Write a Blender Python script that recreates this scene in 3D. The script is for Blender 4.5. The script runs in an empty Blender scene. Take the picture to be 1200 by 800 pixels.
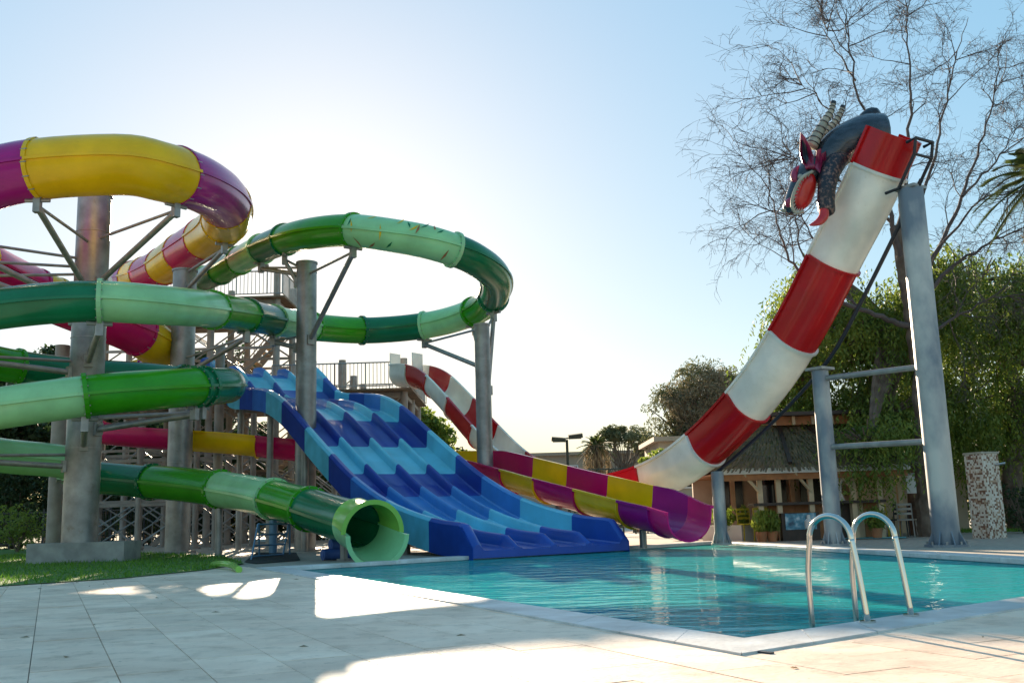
import bpy, math, random
from mathutils import Vector, Matrix, noise
R = math.radians
random.seed(7)
scn = bpy.context.scene
col = scn.collection

# ------------------------------------------------------------------ camera
CAMH, FPX, PITCH, ROLL = 0.8, 1167.0, R(10.0), R(-1.72)
cam_d = bpy.data.cameras.new("camera")
cam = bpy.data.objects.new("camera", cam_d)
col.objects.link(cam)
CM = Matrix.Rotation(R(90) + PITCH, 4, 'X') @ Matrix.Rotation(ROLL, 4, 'Z')
cam.matrix_world = Matrix.Translation((0, 0, CAMH)) @ CM
cam_d.sensor_width = 36
cam_d.lens = FPX / 1200 * 36
cam_d.clip_end = 3000
scn.camera = cam
CO = Vector((0, 0, CAMH))


def ray(px, py):
    return (CM.to_3x3() @ Vector(((px - 600) / FPX, -(py - 400) / FPX, -1))).normalized()


# ------------------------------------------------------------------ light
SUN = ray(367, 290)
SUN_EL = math.asin(SUN.z)
SUN_AZ = math.atan2(SUN.x, SUN.y)
w = bpy.data.worlds.new("World")
scn.world = w
w.use_nodes = True
wn, wl = w.node_tree.nodes, w.node_tree.links
sky = wn.new('ShaderNodeTexSky')
sky.sky_type = 'NISHITA'
sky.sun_disc = False
sky.sun_elevation = SUN_EL
sky.sun_rotation = SUN_AZ
sky.altitude = 0
sky.air_density = 1.0
sky.dust_density = 0.3
sky.ozone_density = 1.3
wn['Background'].inputs['Strength'].default_value = 0.15
# soft high-dynamic-range response of the whole sky: compress its range, keep its colour
gm_ = wn.new('ShaderNodeGamma')
gm_.inputs[1].default_value = 0.30
hs_ = wn.new('ShaderNodeHueSaturation')
hs_.inputs['Saturation'].default_value = 2.7
hs_.inputs['Hue'].default_value = 0.49
wl.new(sky.outputs[0], gm_.inputs[0])
wl.new(gm_.outputs[0], hs_.inputs['Color'])
wl.new(hs_.outputs[0], wn['Background'].inputs[0])
ld = bpy.data.lights.new("sun", 'SUN')
ld.energy = 4.2
ld.angle = R(0.5)
ld.color = (1.0, 0.80, 0.58)
lo = bpy.data.objects.new("sun", ld)
lo.rotation_euler = SUN.to_track_quat('Z', 'Y').to_euler()
lo.location = SUN * 60
col.objects.link(lo)
vs = scn.view_settings
vs.view_transform = 'Standard'
vs.look = 'None'
vs.gamma = 1
vs.use_curve_mapping = False
vs.exposure = 1.9

# ------------------------------------------------------------------ pixel helpers


def G(px, py, z=0.0):
    d = ray(px, py)
    return CO + d * ((z - CAMH) / d.z)


def D(px, py, Y):
    d = ray(px, py)
    return CO + d * (Y / d.y)


def onplane(px, py, A, B):
    n = Vector((B[1] - A[1], A[0] - B[0], 0))
    d = ray(px, py)
    return CO + d * ((Vector((A[0], A[1], 0)) - CO).dot(n) / d.dot(n))


CMI = CM.to_3x3().inverted()


def proj(p):
    q = CMI @ (Vector(p) - CO)
    return 600 + FPX * q.x / -q.z, 400 - FPX * q.y / -q.z


# ------------------------------------------------------------------ materials
MATS = {}


def mat(name, c, rough=0.5, metal=0.0, var=0.12, scale=3.0, bump=0.0, bscale=None, trans=0.0, coat=0.0,
        c2=None, rand=0.0, stretch=None, tcol=None, spec=0.5, detail=5.0, contrast=(0.35, 0.7)):
    """principled material with noise colour variation c -> c2, optional bump, translucency, per-object random"""
    m = bpy.data.materials.new(name)
    m.use_nodes = True
    n, l = m.node_tree.nodes, m.node_tree.links
    b = n['Principled BSDF']
    b.inputs['Roughness'].default_value = rough
    b.inputs['Metallic'].default_value = metal
    b.inputs['Specular IOR Level'].default_value = spec
    b.inputs['Coat Weight'].default_value = coat
    b.inputs['Coat Roughness'].default_value = 0.06
    geo = n.new('ShaderNodeNewGeometry')
    vec = geo.outputs['Position']
    if stretch:
        mp = n.new('ShaderNodeMapping')
        mp.inputs['Scale'].default_value = stretch[0]
        mp.inputs['Rotation'].default_value = (0, 0, stretch[1])
        l.new(vec, mp.inputs[0])
        vec = mp.outputs[0]
    tx = n.new('ShaderNodeTexNoise')
    tx.inputs['Scale'].default_value = scale
    tx.inputs['Detail'].default_value = detail
    l.new(vec, tx.inputs['Vector'])
    rp = n.new('ShaderNodeValToRGB')
    if c2 is None:
        c2 = tuple(min(1, x * (1 + var)) for x in c)
        c1 = tuple(x * (1 - var) for x in c)
    else:
        c1 = c
    rp.color_ramp.elements[0].position = contrast[0]
    rp.color_ramp.elements[1].position = contrast[1]
    rp.color_ramp.elements[0].color = (*c1, 1)
    rp.color_ramp.elements[1].color = (*c2, 1)
    l.new(tx.outputs['Fac'], rp.inputs[0])
    out = rp.outputs[0]
    if rand:
        oi = n.new('ShaderNodeObjectInfo')
        hs = n.new('ShaderNodeHueSaturation')
        mr = n.new('ShaderNodeMapRange')
        mr.inputs[3].default_value = 1 - rand
        mr.inputs[4].default_value = 1 + rand
        l.new(oi.outputs['Random'], mr.inputs[0])
        l.new(mr.outputs[0], hs.inputs['Value'])
        l.new(out, hs.inputs['Color'])
        out = hs.outputs[0]
    l.new(out, b.inputs['Base Color'])
    if bump:
        t2 = n.new('ShaderNodeTexNoise')
        t2.inputs['Scale'].default_value = bscale or scale * 6
        t2.inputs['Detail'].default_value = 4
        l.new(vec, t2.inputs['Vector'])
        bp = n.new('ShaderNodeBump')
        bp.inputs['Strength'].default_value = bump
        bp.inputs['Distance'].default_value = 0.02
        l.new(t2.outputs['Fac'], bp.inputs['Height'])
        l.new(bp.outputs[0], b.inputs['Normal'])
    if trans:
        tr = n.new('ShaderNodeBsdfTranslucent')
        if tcol:
            tr.inputs[0].default_value = (*tcol, 1)
        else:
            l.new(out, tr.inputs[0])
        mx = n.new('ShaderNodeMixShader')
        mx.inputs[0].default_value = trans
        l.new(b.outputs[0], mx.inputs[1])
        l.new(tr.outputs[0], mx.inputs[2])
        l.new(mx.outputs[0], n['Material Output'].inputs['Surface'])
    MATS[name] = m
    return m


def gel(name, c, trans=0.12, rough=0.22, coat=0.12, spec=0.32):      # glossy weathered fibreglass
    return mat(name, c, rough=rough, var=0.10, scale=1.3, bump=0.10, bscale=1.6, trans=trans, coat=coat, spec=spec)


gel('purple', (0.42, 0.012, 0.24))
gel('magenta', (0.64, 0.008, 0.14))
gel('yellow', (0.92, 0.58, 0.006))
gel('green_light', (0.38, 0.76, 0.38))
gel('green_mid', (0.05, 0.38, 0.012))
gel('green_dark', (0.010, 0.20, 0.085))
gel('pink', (0.80, 0.03, 0.28), 0.35)
gel('lime', (0.34, 0.66, 0.12))
gel('blue_dark', (0.020, 0.085, 0.42), 0.05, 0.32, 0.08, 0.35)
gel('blue_mid', (0.055, 0.25, 0.64), 0.05, 0.32, 0.08, 0.35)
gel('blue_light', (0.16, 0.60, 0.80), 0.06, 0.32, 0.08, 0.35)
gel('blue_deep', (0.022, 0.058, 0.36), 0.05, 0.32, 0.08, 0.35)
gel('red', (0.56, 0.012, 0.014), 0.08)
gel('white_gel', (0.88, 0.85, 0.78), 0.12)
for k_, c_ in (('blue_dark', (0.012, 0.06, 0.34)), ('blue_mid', (0.03, 0.14, 0.50)), ('blue_light', (0.10, 0.44, 0.62)), ('blue_deep', (0.015, 0.045, 0.28))):
    mat(k_ + '_matte', c_, rough=0.75, var=0.15, scale=2, spec=0.12)
GELS = ['purple', 'magenta', 'yellow', 'green_light', 'green_mid', 'green_dark', 'lime', 'blue_dark', 'blue_mid', 'blue_light', 'blue_deep', 'red', 'white_gel']
mat('steel', (0.25, 0.245, 0.24), rough=0.42, metal=0.55, c2=(0.38, 0.375, 0.365), scale=2.5, bump=0.08, bscale=14)
mat('steel_mottled', (0.17, 0.20, 0.24), rough=0.45, metal=0.35, c2=(0.52, 0.50, 0.47), scale=1.1,  # cloudy noise blotches from dark bluish grey to pale grey
    stretch=((1, 1, 0.55), 0.4), bump=0.08, bscale=14, detail=6, contrast=(0.42, 0.62))
mat('galv', (0.32, 0.31, 0.295), rough=0.45, metal=0.5, var=0.18, scale=5)
mat('tower_steel', (0.30, 0.265, 0.24), rough=0.55, metal=0.2, var=0.2, scale=2.2)
mat('tower_wood', (0.20, 0.135, 0.085), rough=0.8, var=0.25, scale=4, bump=0.3)
mat('chrome', (0.62, 0.60, 0.56), rough=0.13, metal=1.0, var=0.05, scale=5)
mat('dark_pipe', (0.012, 0.016, 0.026), rough=0.4, var=0.2)
mat('concrete', (0.33, 0.32, 0.30), rough=0.85, var=0.25, scale=2.5, bump=0.5, bscale=25)
mat('coping', (0.55, 0.55, 0.54), rough=0.45, c2=(0.74, 0.735, 0.72), scale=2.2, bump=0.25, bscale=30, rand=0.06)
mat('travertine', (0.80, 0.575, 0.425), rough=0.5, c2=(0.95, 0.75, 0.585), scale=1.1, bump=0.3, bscale=22, rand=0.12,
    stretch=((1.0, 2.2, 1), R(-24)), detail=9, contrast=(0.25, 0.72))


def stain(name, scale, amount, dark, lo, hi):
    """multiply the base colour by soft dirt blotches"""
    m = MATS[name]
    n, l = m.node_tree.nodes, m.node_tree.links
    b = n['Principled BSDF']
    src = b.inputs['Base Color'].links[0].from_socket
    g = n.new('ShaderNodeNewGeometry')
    t = n.new('ShaderNodeTexNoise')
    t.inputs['Scale'].default_value = scale
    t.inputs['Detail'].default_value = 10
    t.inputs['Roughness'].default_value = 0.68
    l.new(g.outputs['Position'], t.inputs['Vector'])
    mr = n.new('ShaderNodeMapRange')
    mr.inputs[1].default_value, mr.inputs[2].default_value = lo, hi
    mr.inputs[3].default_value, mr.inputs[4].default_value = amount, 0.0
    l.new(t.outputs['Fac'], mr.inputs[0])
    mx = n.new('ShaderNodeMixRGB')
    mx.blend_type = 'MULTIPLY'
    mx.inputs[2].default_value = (*dark, 1)
    l.new(mr.outputs[0], mx.inputs[0])
    l.new(src, mx.inputs[1])
    l.new(mx.outputs[0], b.inputs['Base Color'])


stain('travertine', 0.9, 0.4, (0.66, 0.62, 0.59), 0.36, 0.56)
stain('travertine', 3.2, 0.7, (0.66, 0.62, 0.58), 0.36, 0.50)
stain('travertine', 12.0, 0.9, (0.30, 0.26, 0.22), 0.26, 0.40)
for g_ in GELS:
    stain(g_, 1.6, 0.3, (0.78, 0.76, 0.72), 0.36, 0.58)
    stain(g_, 9.0, 0.4, (0.66, 0.62, 0.56), 0.27, 0.40)
stain('steel', 3.0, 0.6, (0.62, 0.46, 0.36), 0.28, 0.42)
stain('steel', 1.2, 0.5, (0.55, 0.52, 0.50), 0.35, 0.6)
mat('grout', (0.36, 0.30, 0.24), rough=0.9, var=0.2, scale=8)
stain('coping', 2.0, 0.6, (0.62, 0.58, 0.54), 0.36, 0.6)
mat('paving', (0.50, 0.41, 0.32), rough=0.75, c2=(0.62, 0.53, 0.43), scale=0.8, bump=0.3, bscale=12, detail=7)
mat('soil', (0.055, 0.06, 0.025), rough=0.95, c2=(0.13, 0.115, 0.06), scale=0.5, bump=0.4, bscale=6)
mat('turf', (0.05, 0.12, 0.012), rough=0.9, c2=(0.10, 0.20, 0.02), scale=2)
mat('grass', (0.07, 0.19, 0.012), rough=0.6, c2=(0.20, 0.36, 0.035), scale=3, trans=0.4)
mat('pool_tile', (0.10, 0.46, 0.50), rough=0.4, c2=(0.15, 0.56, 0.60), scale=1.5)
mat('pool_band', (0.22, 0.46, 0.55), rough=0.3, var=0.15, scale=6)
mat('leaf_pepper', (0.08, 0.14, 0.02), rough=0.55, c2=(0.25, 0.31, 0.045), scale=1.2, trans=0.45)
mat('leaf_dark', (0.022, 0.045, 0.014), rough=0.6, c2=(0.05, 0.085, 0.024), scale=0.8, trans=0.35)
mat('leaf_pine', (0.11, 0.125, 0.05), rough=0.6, c2=(0.22, 0.21, 0.10), scale=0.6, trans=0.3)
mat('leaf_brown', (0.24, 0.18, 0.10), rough=0.7, c2=(0.36, 0.29, 0.18), scale=0.6, trans=0.3)
mat('leaf_palm', (0.05, 0.085, 0.02), rough=0.5, c2=(0.12, 0.14, 0.04), scale=1.5, trans=0.35)
mat('leaf_lime', (0.16, 0.24, 0.03), rough=0.5, c2=(0.25, 0.30, 0.05), scale=1.5, trans=0.45)
mat('bark', (0.09, 0.062, 0.045), rough=0.9, c2=(0.19, 0.145, 0.11), scale=4, bump=0.8, bscale=14)
mat('twig', (0.105, 0.085, 0.08), rough=0.85, var=0.25, scale=3)
mat('thatch', (0.07, 0.055, 0.028), rough=0.95, c2=(0.16, 0.12, 0.06), scale=5, bump=0.9, bscale=16)
mat('moss_thatch', (0.15, 0.14, 0.05), rough=0.95, c2=(0.30, 0.24, 0.10), scale=2.5, bump=0.9, bscale=16)
mat('cream_wood', (0.55, 0.42, 0.27), rough=0.6, var=0.12, scale=4)
mat('dark_wood', (0.035, 0.020, 0.014), rough=0.5, var=0.3, scale=5)
mat('orange_wood', (0.34, 0.135, 0.045), rough=0.6, var=0.2, scale=5)
mat('cream_wall', (0.46, 0.37, 0.28), rough=0.85, var=0.12, scale=1.5, bump=0.2, bscale=9)
mat('far_wall', (0.36, 0.29, 0.22), rough=0.9, var=0.1, scale=0.6)
mat('white_paint', (0.74, 0.72, 0.68), rough=0.5, var=0.06, scale=4)
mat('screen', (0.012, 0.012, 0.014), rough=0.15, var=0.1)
mat('lamp_green', (0.035, 0.05, 0.04), rough=0.5, metal=0.3, var=0.1)
mat('yellow_paint', (0.50, 0.42, 0.03), rough=0.5, var=0.15)
mat('rubber', (0.012, 0.012, 0.013), rough=0.8, var=0.2)
mat('blue_mat', (0.03, 0.08, 0.26), rough=0.6, var=0.2, scale=6)
mat('blue_steel', (0.09, 0.19, 0.30), rough=0.4, metal=0.3, var=0.15)
mat('dragon_skin', (0.006, 0.009, 0.016), rough=0.22, c2=(0.04, 0.05, 0.075), scale=3.5, bump=0.5, bscale=20, coat=0.5,
    stretch=((1, 1, 2.5), 0.5))
mat('dragon_spot', (0.012, 0.012, 0.02), rough=0.4, c2=(0.30, 0.16, 0.12), scale=15, bump=0.6, bscale=30,
    contrast=(0.50, 0.72))
mat('dragon_red', (0.50, 0.008, 0.008), rough=0.3, c2=(0.66, 0.03, 0.02), scale=4, coat=0.3)
mat('dragon_pink', (0.16, 0.008, 0.045), rough=0.35, c2=(0.38, 0.02, 0.08), scale=8, coat=0.3)
mat('bone', (0.30, 0.27, 0.21), rough=0.5, c2=(0.46, 0.42, 0.33), scale=6)
mat('terracotta', (0.40, 0.16, 0.07), rough=0.8, var=0.2)


def mat_mosaic():
    m = bpy.data.materials.new('mosaic')
    m.use_nodes = True
    n, l = m.node_tree.nodes, m.node_tree.links
    b = n['Principled BSDF']
    b.inputs['Roughness'].default_value = 0.35
    tc = n.new('ShaderNodeTexCoord')
    sc = n.new('ShaderNodeVectorMath'); sc.operation = 'SCALE'; sc.inputs['Scale'].default_value = 22.0
    fl = n.new('ShaderNodeVectorMath'); fl.operation = 'FLOOR'
    wnz = n.new('ShaderNodeTexWhiteNoise')
    off = n.new('ShaderNodeVectorMath'); off.operation = 'ADD'; off.inputs[1].default_value = (0.37, 0.41, 0.13)
    l.new(tc.outputs['Object'], off.inputs[0]); l.new(off.outputs[0], sc.inputs[0]); l.new(sc.outputs[0], fl.inputs[0])
    l.new(fl.outputs[0], wnz.inputs['Vector'])
    rp = n.new('ShaderNodeValToRGB'); rp.color_ramp.interpolation = 'CONSTANT'
    e = rp.color_ramp.elements
    e[0].position = 0; e[0].color = (0.55, 0.49, 0.41, 1)
    e[1].position = 0.42; e[1].color = (0.16, 0.075, 0.045, 1)
    x = e.new(0.68); x.color = (0.36, 0.25, 0.17, 1)
    x = e.new(0.86); x.color = (0.62, 0.58, 0.52, 1)
    l.new(wnz.outputs['Value'], rp.inputs[0]); l.new(rp.outputs[0], b.inputs['Base Color'])
    MATS['mosaic'] = m


def mat_water():
    m = bpy.data.materials.new('water')
    m.use_nodes = True
    n, l = m.node_tree.nodes, m.node_tree.links
    n.remove(n['Principled BSDF'])
    geo = n.new('ShaderNodeNewGeometry')
    mp = n.new('ShaderNodeMapping')
    mp.inputs['Rotation'].default_value = (0, 0, R(10))
    mp.inputs['Scale'].default_value = (0.8, 1.5, 1)
    l.new(geo.outputs['Position'], mp.inputs[0])
    h = None
    for s, a in ((1.1, 1.0), (3.6, 0.36), (11.0, 0.08)):
        t = n.new('ShaderNodeTexNoise'); t.inputs['Scale'].default_value = s; t.inputs['Detail'].default_value = 1.5
        t.inputs['Distortion'].default_value = 0.6
        l.new(mp.outputs[0], t.inputs['Vector'])
        mu = n.new('ShaderNodeMath'); mu.operation = 'MULTIPLY'; mu.inputs[1].default_value = a
        l.new(t.outputs['Fac'], mu.inputs[0])
        if h is None:
            h = mu.outputs[0]
        else:
            ad = n.new('ShaderNodeMath'); ad.operation = 'ADD'
            l.new(h, ad.inputs[0]); l.new(mu.outputs[0], ad.inputs[1]); h = ad.outputs[0]
    bp = n.new('ShaderNodeBump'); bp.inputs['Strength'].default_value = 1.0; bp.inputs['Distance'].default_value = 0.06
    l.new(h, bp.inputs['Height'])
    gl = n.new('ShaderNodeBsdfGlossy'); gl.inputs['Roughness'].default_value = 0.02
    l.new(bp.outputs[0], gl.inputs['Normal'])
    tr = n.new('ShaderNodeBsdfTransparent'); tr.inputs[0].default_value = (0.60, 0.90, 0.91, 1)
    fr = n.new('ShaderNodeFresnel'); fr.inputs[0].default_value = 1.33
    l.new(bp.outputs[0], fr.inputs['Normal'])
    # scattering body of the slightly milky pool water
    df = n.new('ShaderNodeBsdfDiffuse'); df.inputs[0].default_value = (0.05, 0.54, 0.54, 1)
    m1 = n.new('ShaderNodeMixShader'); m1.inputs[0].default_value = 0.6
    l.new(tr.outputs[0], m1.inputs[1]); l.new(df.outputs[0], m1.inputs[2])
    m2 = n.new('ShaderNodeMixShader')
    fm = n.new('ShaderNodeMath'); fm.operation = 'MULTIPLY'; fm.inputs[1].default_value = 0.62
    l.new(fr.outputs[0], fm.inputs[0]); l.new(fm.outputs[0], m2.inputs[0]); l.new(m1.outputs[0], m2.inputs[1]); l.new(gl.outputs[0], m2.inputs[2])
    l.new(m2.outputs[0], n['Material Output'].inputs['Surface'])
    MATS['water'] = m


mat_mosaic()
mat_water()

# ------------------------------------------------------------------ mesh helpers


class MB:
    def __init__(s):
        s.v, s.f, s.m = [], [], []

    def add(s, v, f, mi=0):
        o = len(s.v)
        s.v += [Vector(p) for p in v]
        s.f += [tuple(i + o for i in q) for q in f]
        s.m += [mi] * len(f)
        return s

    def box(s, c, size, rz=0.0, mi=0, rot=None):
        x, y, z = (k / 2 for k in size)
        M = rot if rot is not None else Matrix.Rotation(rz, 3, 'Z')
        c = Vector(c)
        v = [c + M @ Vector((sx * x, sy * y, sz * z)) for sz in (-1, 1) for sy in (-1, 1) for sx in (-1, 1)]
        return s.add(v, [(0, 2, 3, 1), (4, 5, 7, 6), (0, 1, 5, 4), (2, 6, 7, 3), (0, 4, 6, 2), (1, 3, 7, 5)], mi)

    def beam(s, a, b, wd, ht, mi=0):
        a, b = Vector(a), Vector(b)
        t = (b - a)
        L = t.length
        t.normalize()
        up = Vector((0, 0, 1)) if abs(t.z) < 0.95 else Vector((0, 1, 0))
        sd = t.cross(up).normalized()
        up = sd.cross(t)
        return s.box((a + b) / 2, (L, wd, ht), mi=mi, rot=Matrix((t, sd, up)).transposed())

    def cyl(s, a, b, r0, r1=None, n=12, cap=True, mi=0):
        return s.tube([a, b], [r0, r0 if r1 is None else r1], n, cap, mi)

    def tube(s, pts, rad, n=8, cap=True, mi=0, sq=None):
        pts = [Vector(p) for p in pts]
        if not isinstance(rad, (list, tuple)):
            rad = [rad] * len(pts)
        v = []
        prev = None
        for i, p in enumerate(pts):
            t = (pts[min(i + 1, len(pts) - 1)] - pts[max(i - 1, 0)]).normalized()
            if prev is None:
                a = Vector((0, 0, 1)) if abs(t.z) < 0.9 else Vector((1, 0, 0))
                u = t.cross(a).normalized()
            else:
                u = (prev - t * prev.dot(t)).normalized()
            prev = u
            q = t.cross(u)
            k = sq[i] if sq else 1.0
            for j in range(n):
                an = 2 * math.pi * j / n
                v.append(p + (u * math.cos(an) * k + q * math.sin(an)) * rad[i])
        f = []
        for i in range(len(pts) - 1):
            for j in range(n):
                a, b = i * n + j, i * n + (j + 1) % n
                f.append((a, b, b + n, a + n))
        if cap:
            f.append(tuple(range(n - 1, -1, -1)))
            e = (len(pts) - 1) * n
            f.append(tuple(range(e, e + n)))
        return s.add(v, f, mi)

    def loft(s, frames, prof, closed=True, caps=True, mi=0):
        """frames: (pos, side, up); prof: list of (a,b) or callable(i)"""
        v, f = [], []
        n = None
        for i, (p, sd, up) in enumerate(frames):
            pr = prof(i) if callable(prof) else prof
            n = len(pr)
            v += [p + sd * a + up * b for a, b in pr]
        for i in range(len(frames) - 1):
            for j in range(n if closed else n - 1):
                a, b = i * n + j, i * n + (j + 1) % n
                f.append((a, b, b + n, a + n))
        if caps and closed:
            f.append(tuple(range(n - 1, -1, -1)))
            e = (len(frames) - 1) * n
            f.append(tuple(range(e, e + n)))
        return s.add(v, f, mi)

    def mesh(s, name, mats, base=Vector((0, 0, 0)), smooth=False):
        me = bpy.data.meshes.new(name)
        me.from_pydata([tuple(p - base) for p in s.v], [], s.f)
        for k in (mats if isinstance(mats, (list, tuple)) else [mats]):
            me.materials.append(MATS[k])
        if any(s.m):
            me.polygons.foreach_set('material_index', s.m)
        if smooth:
            me.polygons.foreach_set('use_smooth', [True] * len(me.polygons))
            if smooth != 'all':
                try:
                    me.set_sharp_from_angle(angle=R(38))
                except Exception:
                    pass
        me.update()
        return me


def link(name, me, parent=None, loc=(0, 0, 0)):
    o = bpy.data.objects.new(name, me)
    col.objects.link(o)
    o.location = loc
    if parent:
        o.parent = parent
    return o


def tag(o, label=None, cat=None, group=None, kind=None):
    for k, x in (('label', label), ('category', cat), ('group', group), ('kind', kind)):
        if x:
            o[k] = x
    return o


BASE = {}


def thing(name, label, cat, loc, group=None):
    o = link(name, None, None, loc)
    o.empty_display_size = 0.2
    BASE[o] = Vector(loc)
    return tag(o, label, cat, group)


def part(name, mb, mats, parent, smooth=False, label=None):
    b = BASE[parent]
    o = link(name, mb.mesh(name, mats, b, smooth), parent)
    BASE[o] = b
    if label:
        o['label'] = label
    return o


def solo(name, mb, mats, loc, label, cat, group=None, smooth=False):
    return tag(link(name, mb.mesh(name, mats, Vector(loc), smooth), None, loc), label, cat, group)


def struct(name, mb, mats, smooth=False, kind='structure', label=None):
    o = link(name, mb.mesh(name, mats, Vector((0, 0, 0)), smooth))
    o['kind'] = kind
    if label:
        o['label'] = label
    BASE[o] = Vector((0, 0, 0))
    return o


def catmull(P, t):
    i = min(int(t), len(P) - 2)
    u = t - i
    p1, p2 = P[i], P[i + 1]
    p0 = P[i - 1] if i > 0 else p1 * 2 - p2
    p3 = P[i + 2] if i + 2 < len(P) else p2 * 2 - p1
    return 0.5 * ((2 * p1) + (p2 - p0) * u + (2 * p0 - 5 * p1 + 4 * p2 - p3) * u * u + (3 * p1 - p0 - 3 * p2 + p3) * u ** 3)


def frame(P, t):
    e = 0.02
    p = catmull(P, t)
    tg = (catmull(P, min(t + e, len(P) - 1)) - catmull(P, max(t - e, 0))).normalized()
    sd = tg.cross(Vector((0, 0, 1))).normalized()
    return p, sd, sd.cross(tg), tg


def frames(P, t0, t1, step=0.3):
    L = 0
    q = catmull(P, t0)
    for k in range(1, 21):
        r = catmull(P, t0 + (t1 - t0) * k / 20)
        L += (r - q).length
        q = r
    n = max(2, int(L / step))
    return [frame(P, t0 + (t1 - t0) * k / n)[:3] for k in range(n + 1)]


def brk(P, i0, i1, px):
    """curve parameter between control points i0..i1 at which the path crosses image column px"""
    best, bt = 1e9, i0
    for k in range(int((i1 - i0) * 40) + 1):
        t = i0 + k / 40
        e = abs(proj(catmull(P, t))[0] - px)
        if e < best:
            best, bt = e, t
    return bt


# ------------------------------------------------------------------ setting: ground, deck, pool
C0 = G(872, 750); C1 = G(330, 665); C2 = G(835, 634.5); C3 = G(1420, 668)
for c in (C0, C1, C2, C3):
    c.z = 0
POOL = [C0, C3, C2, C1]                     # counter-clockwise
PC = sum(POOL, Vector()) / 4


def offset_quad(Q, d):
    n = len(Q)
    lines = []
    for i in range(n):
        a, b = Q[i], Q[(i + 1) % n]
        t = (b - a).normalized()
        nr = Vector((t.y, -t.x, 0))
        lines.append((a + nr * d, t))
    out = []
    for i in range(n):
        (a, t), (b, u) = lines[i - 1], lines[i]
        den = t.x * u.y - t.y * u.x
        s = ((b - a).x * u.y - (b - a).y * u.x) / den
        out.append(a + t * s)
    return out


COPW = 0.42
OUT = offset_quad(POOL, COPW)
WELL = offset_quad(POOL, 0.02)


def ring_sheet(inner, outer, z):
    mb = MB()
    n = len(inner)
    v = [Vector((p.x, p.y, z)) for p in inner] + [Vector((p.x, p.y, z)) for p in outer]
    mb.add(v, [(i, i + n, (i + 1) % n + n, (i + 1) % n) for i in range(n)])
    return mb


FAR = offset_quad(WELL, 1400)
mb = ring_sheet(WELL, offset_quad(WELL, 45), -0.03)
struct('ground', mb, 'paving', label='beige paved ground around the pool')
mb = ring_sheet(offset_quad(WELL, 44.9), FAR, -0.05)
struct('terrain', mb, 'soil', label='open land beyond the water park')

# pool basin and water
mb = MB()
n4 = 4
top = [Vector((p.x, p.y, -0.004)) for p in WELL]
mid = [Vector((p.x, p.y, -0.35)) for p in WELL]
bot = [Vector((p.x, p.y, -1.5)) for p in WELL]
mb.add(top + mid, [(i, (i + 1) % 4, (i + 1) % 4 + 4, i + 4) for i in range(4)], 1)
mb.add(mid + bot, [(i, (i + 1) % 4, (i + 1) % 4 + 4, i + 4) for i in range(4)], 0)
mb.add(bot, [(0, 1, 2, 3)], 0)
struct('pool_basin', mb, ['pool_tile', 'pool_band'], label='turquoise lined swimming pool basin')
mb = MB()
mb.add([Vector((p.x, p.y, -0.075)) for p in WELL], [(0, 1, 2, 3)])
struct('pool_water', mb, 'water', label='rippled turquoise pool water')

# pool edge: single coping stones
cop_root = struct('pool_edge', ring_sheet(offset_quad(POOL, 0.03), offset_quad(POOL, COPW - 0.03), -0.012), 'grout',
                  label='pale coping around the pool')
for i in range(4):
    a, b = POOL[i], POOL[(i + 1) % 4]
    oa, ob = OUT[i], OUT[(i + 1) % 4]
    L = (b - a).length
    n = max(1, round(L / 0.62))
    t = (b - a).normalized()
    nr = Vector((t.y, -t.x, 0))
    for k in range(n):
        if k == 0 or k == n - 1:
            pass
        g = 0.003
        u0, u1 = k / n, (k + 1) / n
        p0, p1 = a.lerp(b, u0) + t * g, a.lerp(b, u1) - t * g
        q0, q1 = oa.lerp(ob, u0) + t * g, oa.lerp(ob, u1) - t * g
        m_ = MB()
        z1, z0 = 0.014 + random.uniform(-0.001, 0.001), -0.06
        p0, p1, q0, q1 = (Vector((x.x, x.y, 0)) for x in (p0, p1, q0, q1))
        bv = 0.012
        lo_ = [p0 - nr * 0.03, p1 - nr * 0.03, q1, q0]
        hi_ = [p0 - nr * (0.03 - bv), p1 - nr * (0.03 - bv), q1, q0]
        v = [x + Vector((0, 0, z0)) for x in lo_] + [x + Vector((0, 0, z1 - bv)) for x in lo_] + \
            [x + Vector((0, 0, z1)) for x in hi_]
        f = []
        for r_ in (0, 4):
            f += [(r_ + j, r_ + (j + 1) % 4, r_ + (j + 1) % 4 + 4, r_ + j + 4) for j in range(4)]
        f += [(8, 9, 10, 11), (3, 2, 1, 0)]
        m_.add(v, f)
        part('coping_stone', m_, 'coping', cop_root)

# travertine slabs on the near deck
AX = (C1 - C0).normalized()                 # along the left pool edge
AN = Vector((AX.y, -AX.x, 0))               # towards the right
TW, TL, GAP = 0.45, 0.90, 0.003
deck = struct('deck', ring_sheet(offset_quad(POOL, COPW - 0.02), offset_quad(POOL, 9), -0.014), 'grout',
              label='travertine paved pool deck')


def clip(poly, p, nrm):
    """keep the side where (x-p).nrm >= 0"""
    out = []
    for i in range(len(poly)):
        a, b = poly[i], poly[(i + 1) % len(poly)]
        da, db = (a - p).dot(nrm), (b - p).dot(nrm)
        if da >= 0:
            out.append(a)
        if (da >= 0) != (db >= 0):
            out.append(a.lerp(b, da / (da - db)))
    return out


LAWN = [G(-260, 705), G(0, 687), G(140, 678), G(240, 668), G(287, 660), G(262, 652), G(140, 646), G(0, 640), G(-260, 640)]
for p in LAWN:
    p.z = 0


def inside(poly, p):
    c = False
    j = len(poly) - 1
    for i in range(len(poly)):
        a, b = poly[i], poly[j]
        if (a.y > p.y) != (b.y > p.y) and p.x < (b.x - a.x) * (p.y - a.y) / (b.y - a.y) + a.x:
            c = not c
        j = i
    return c


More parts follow.
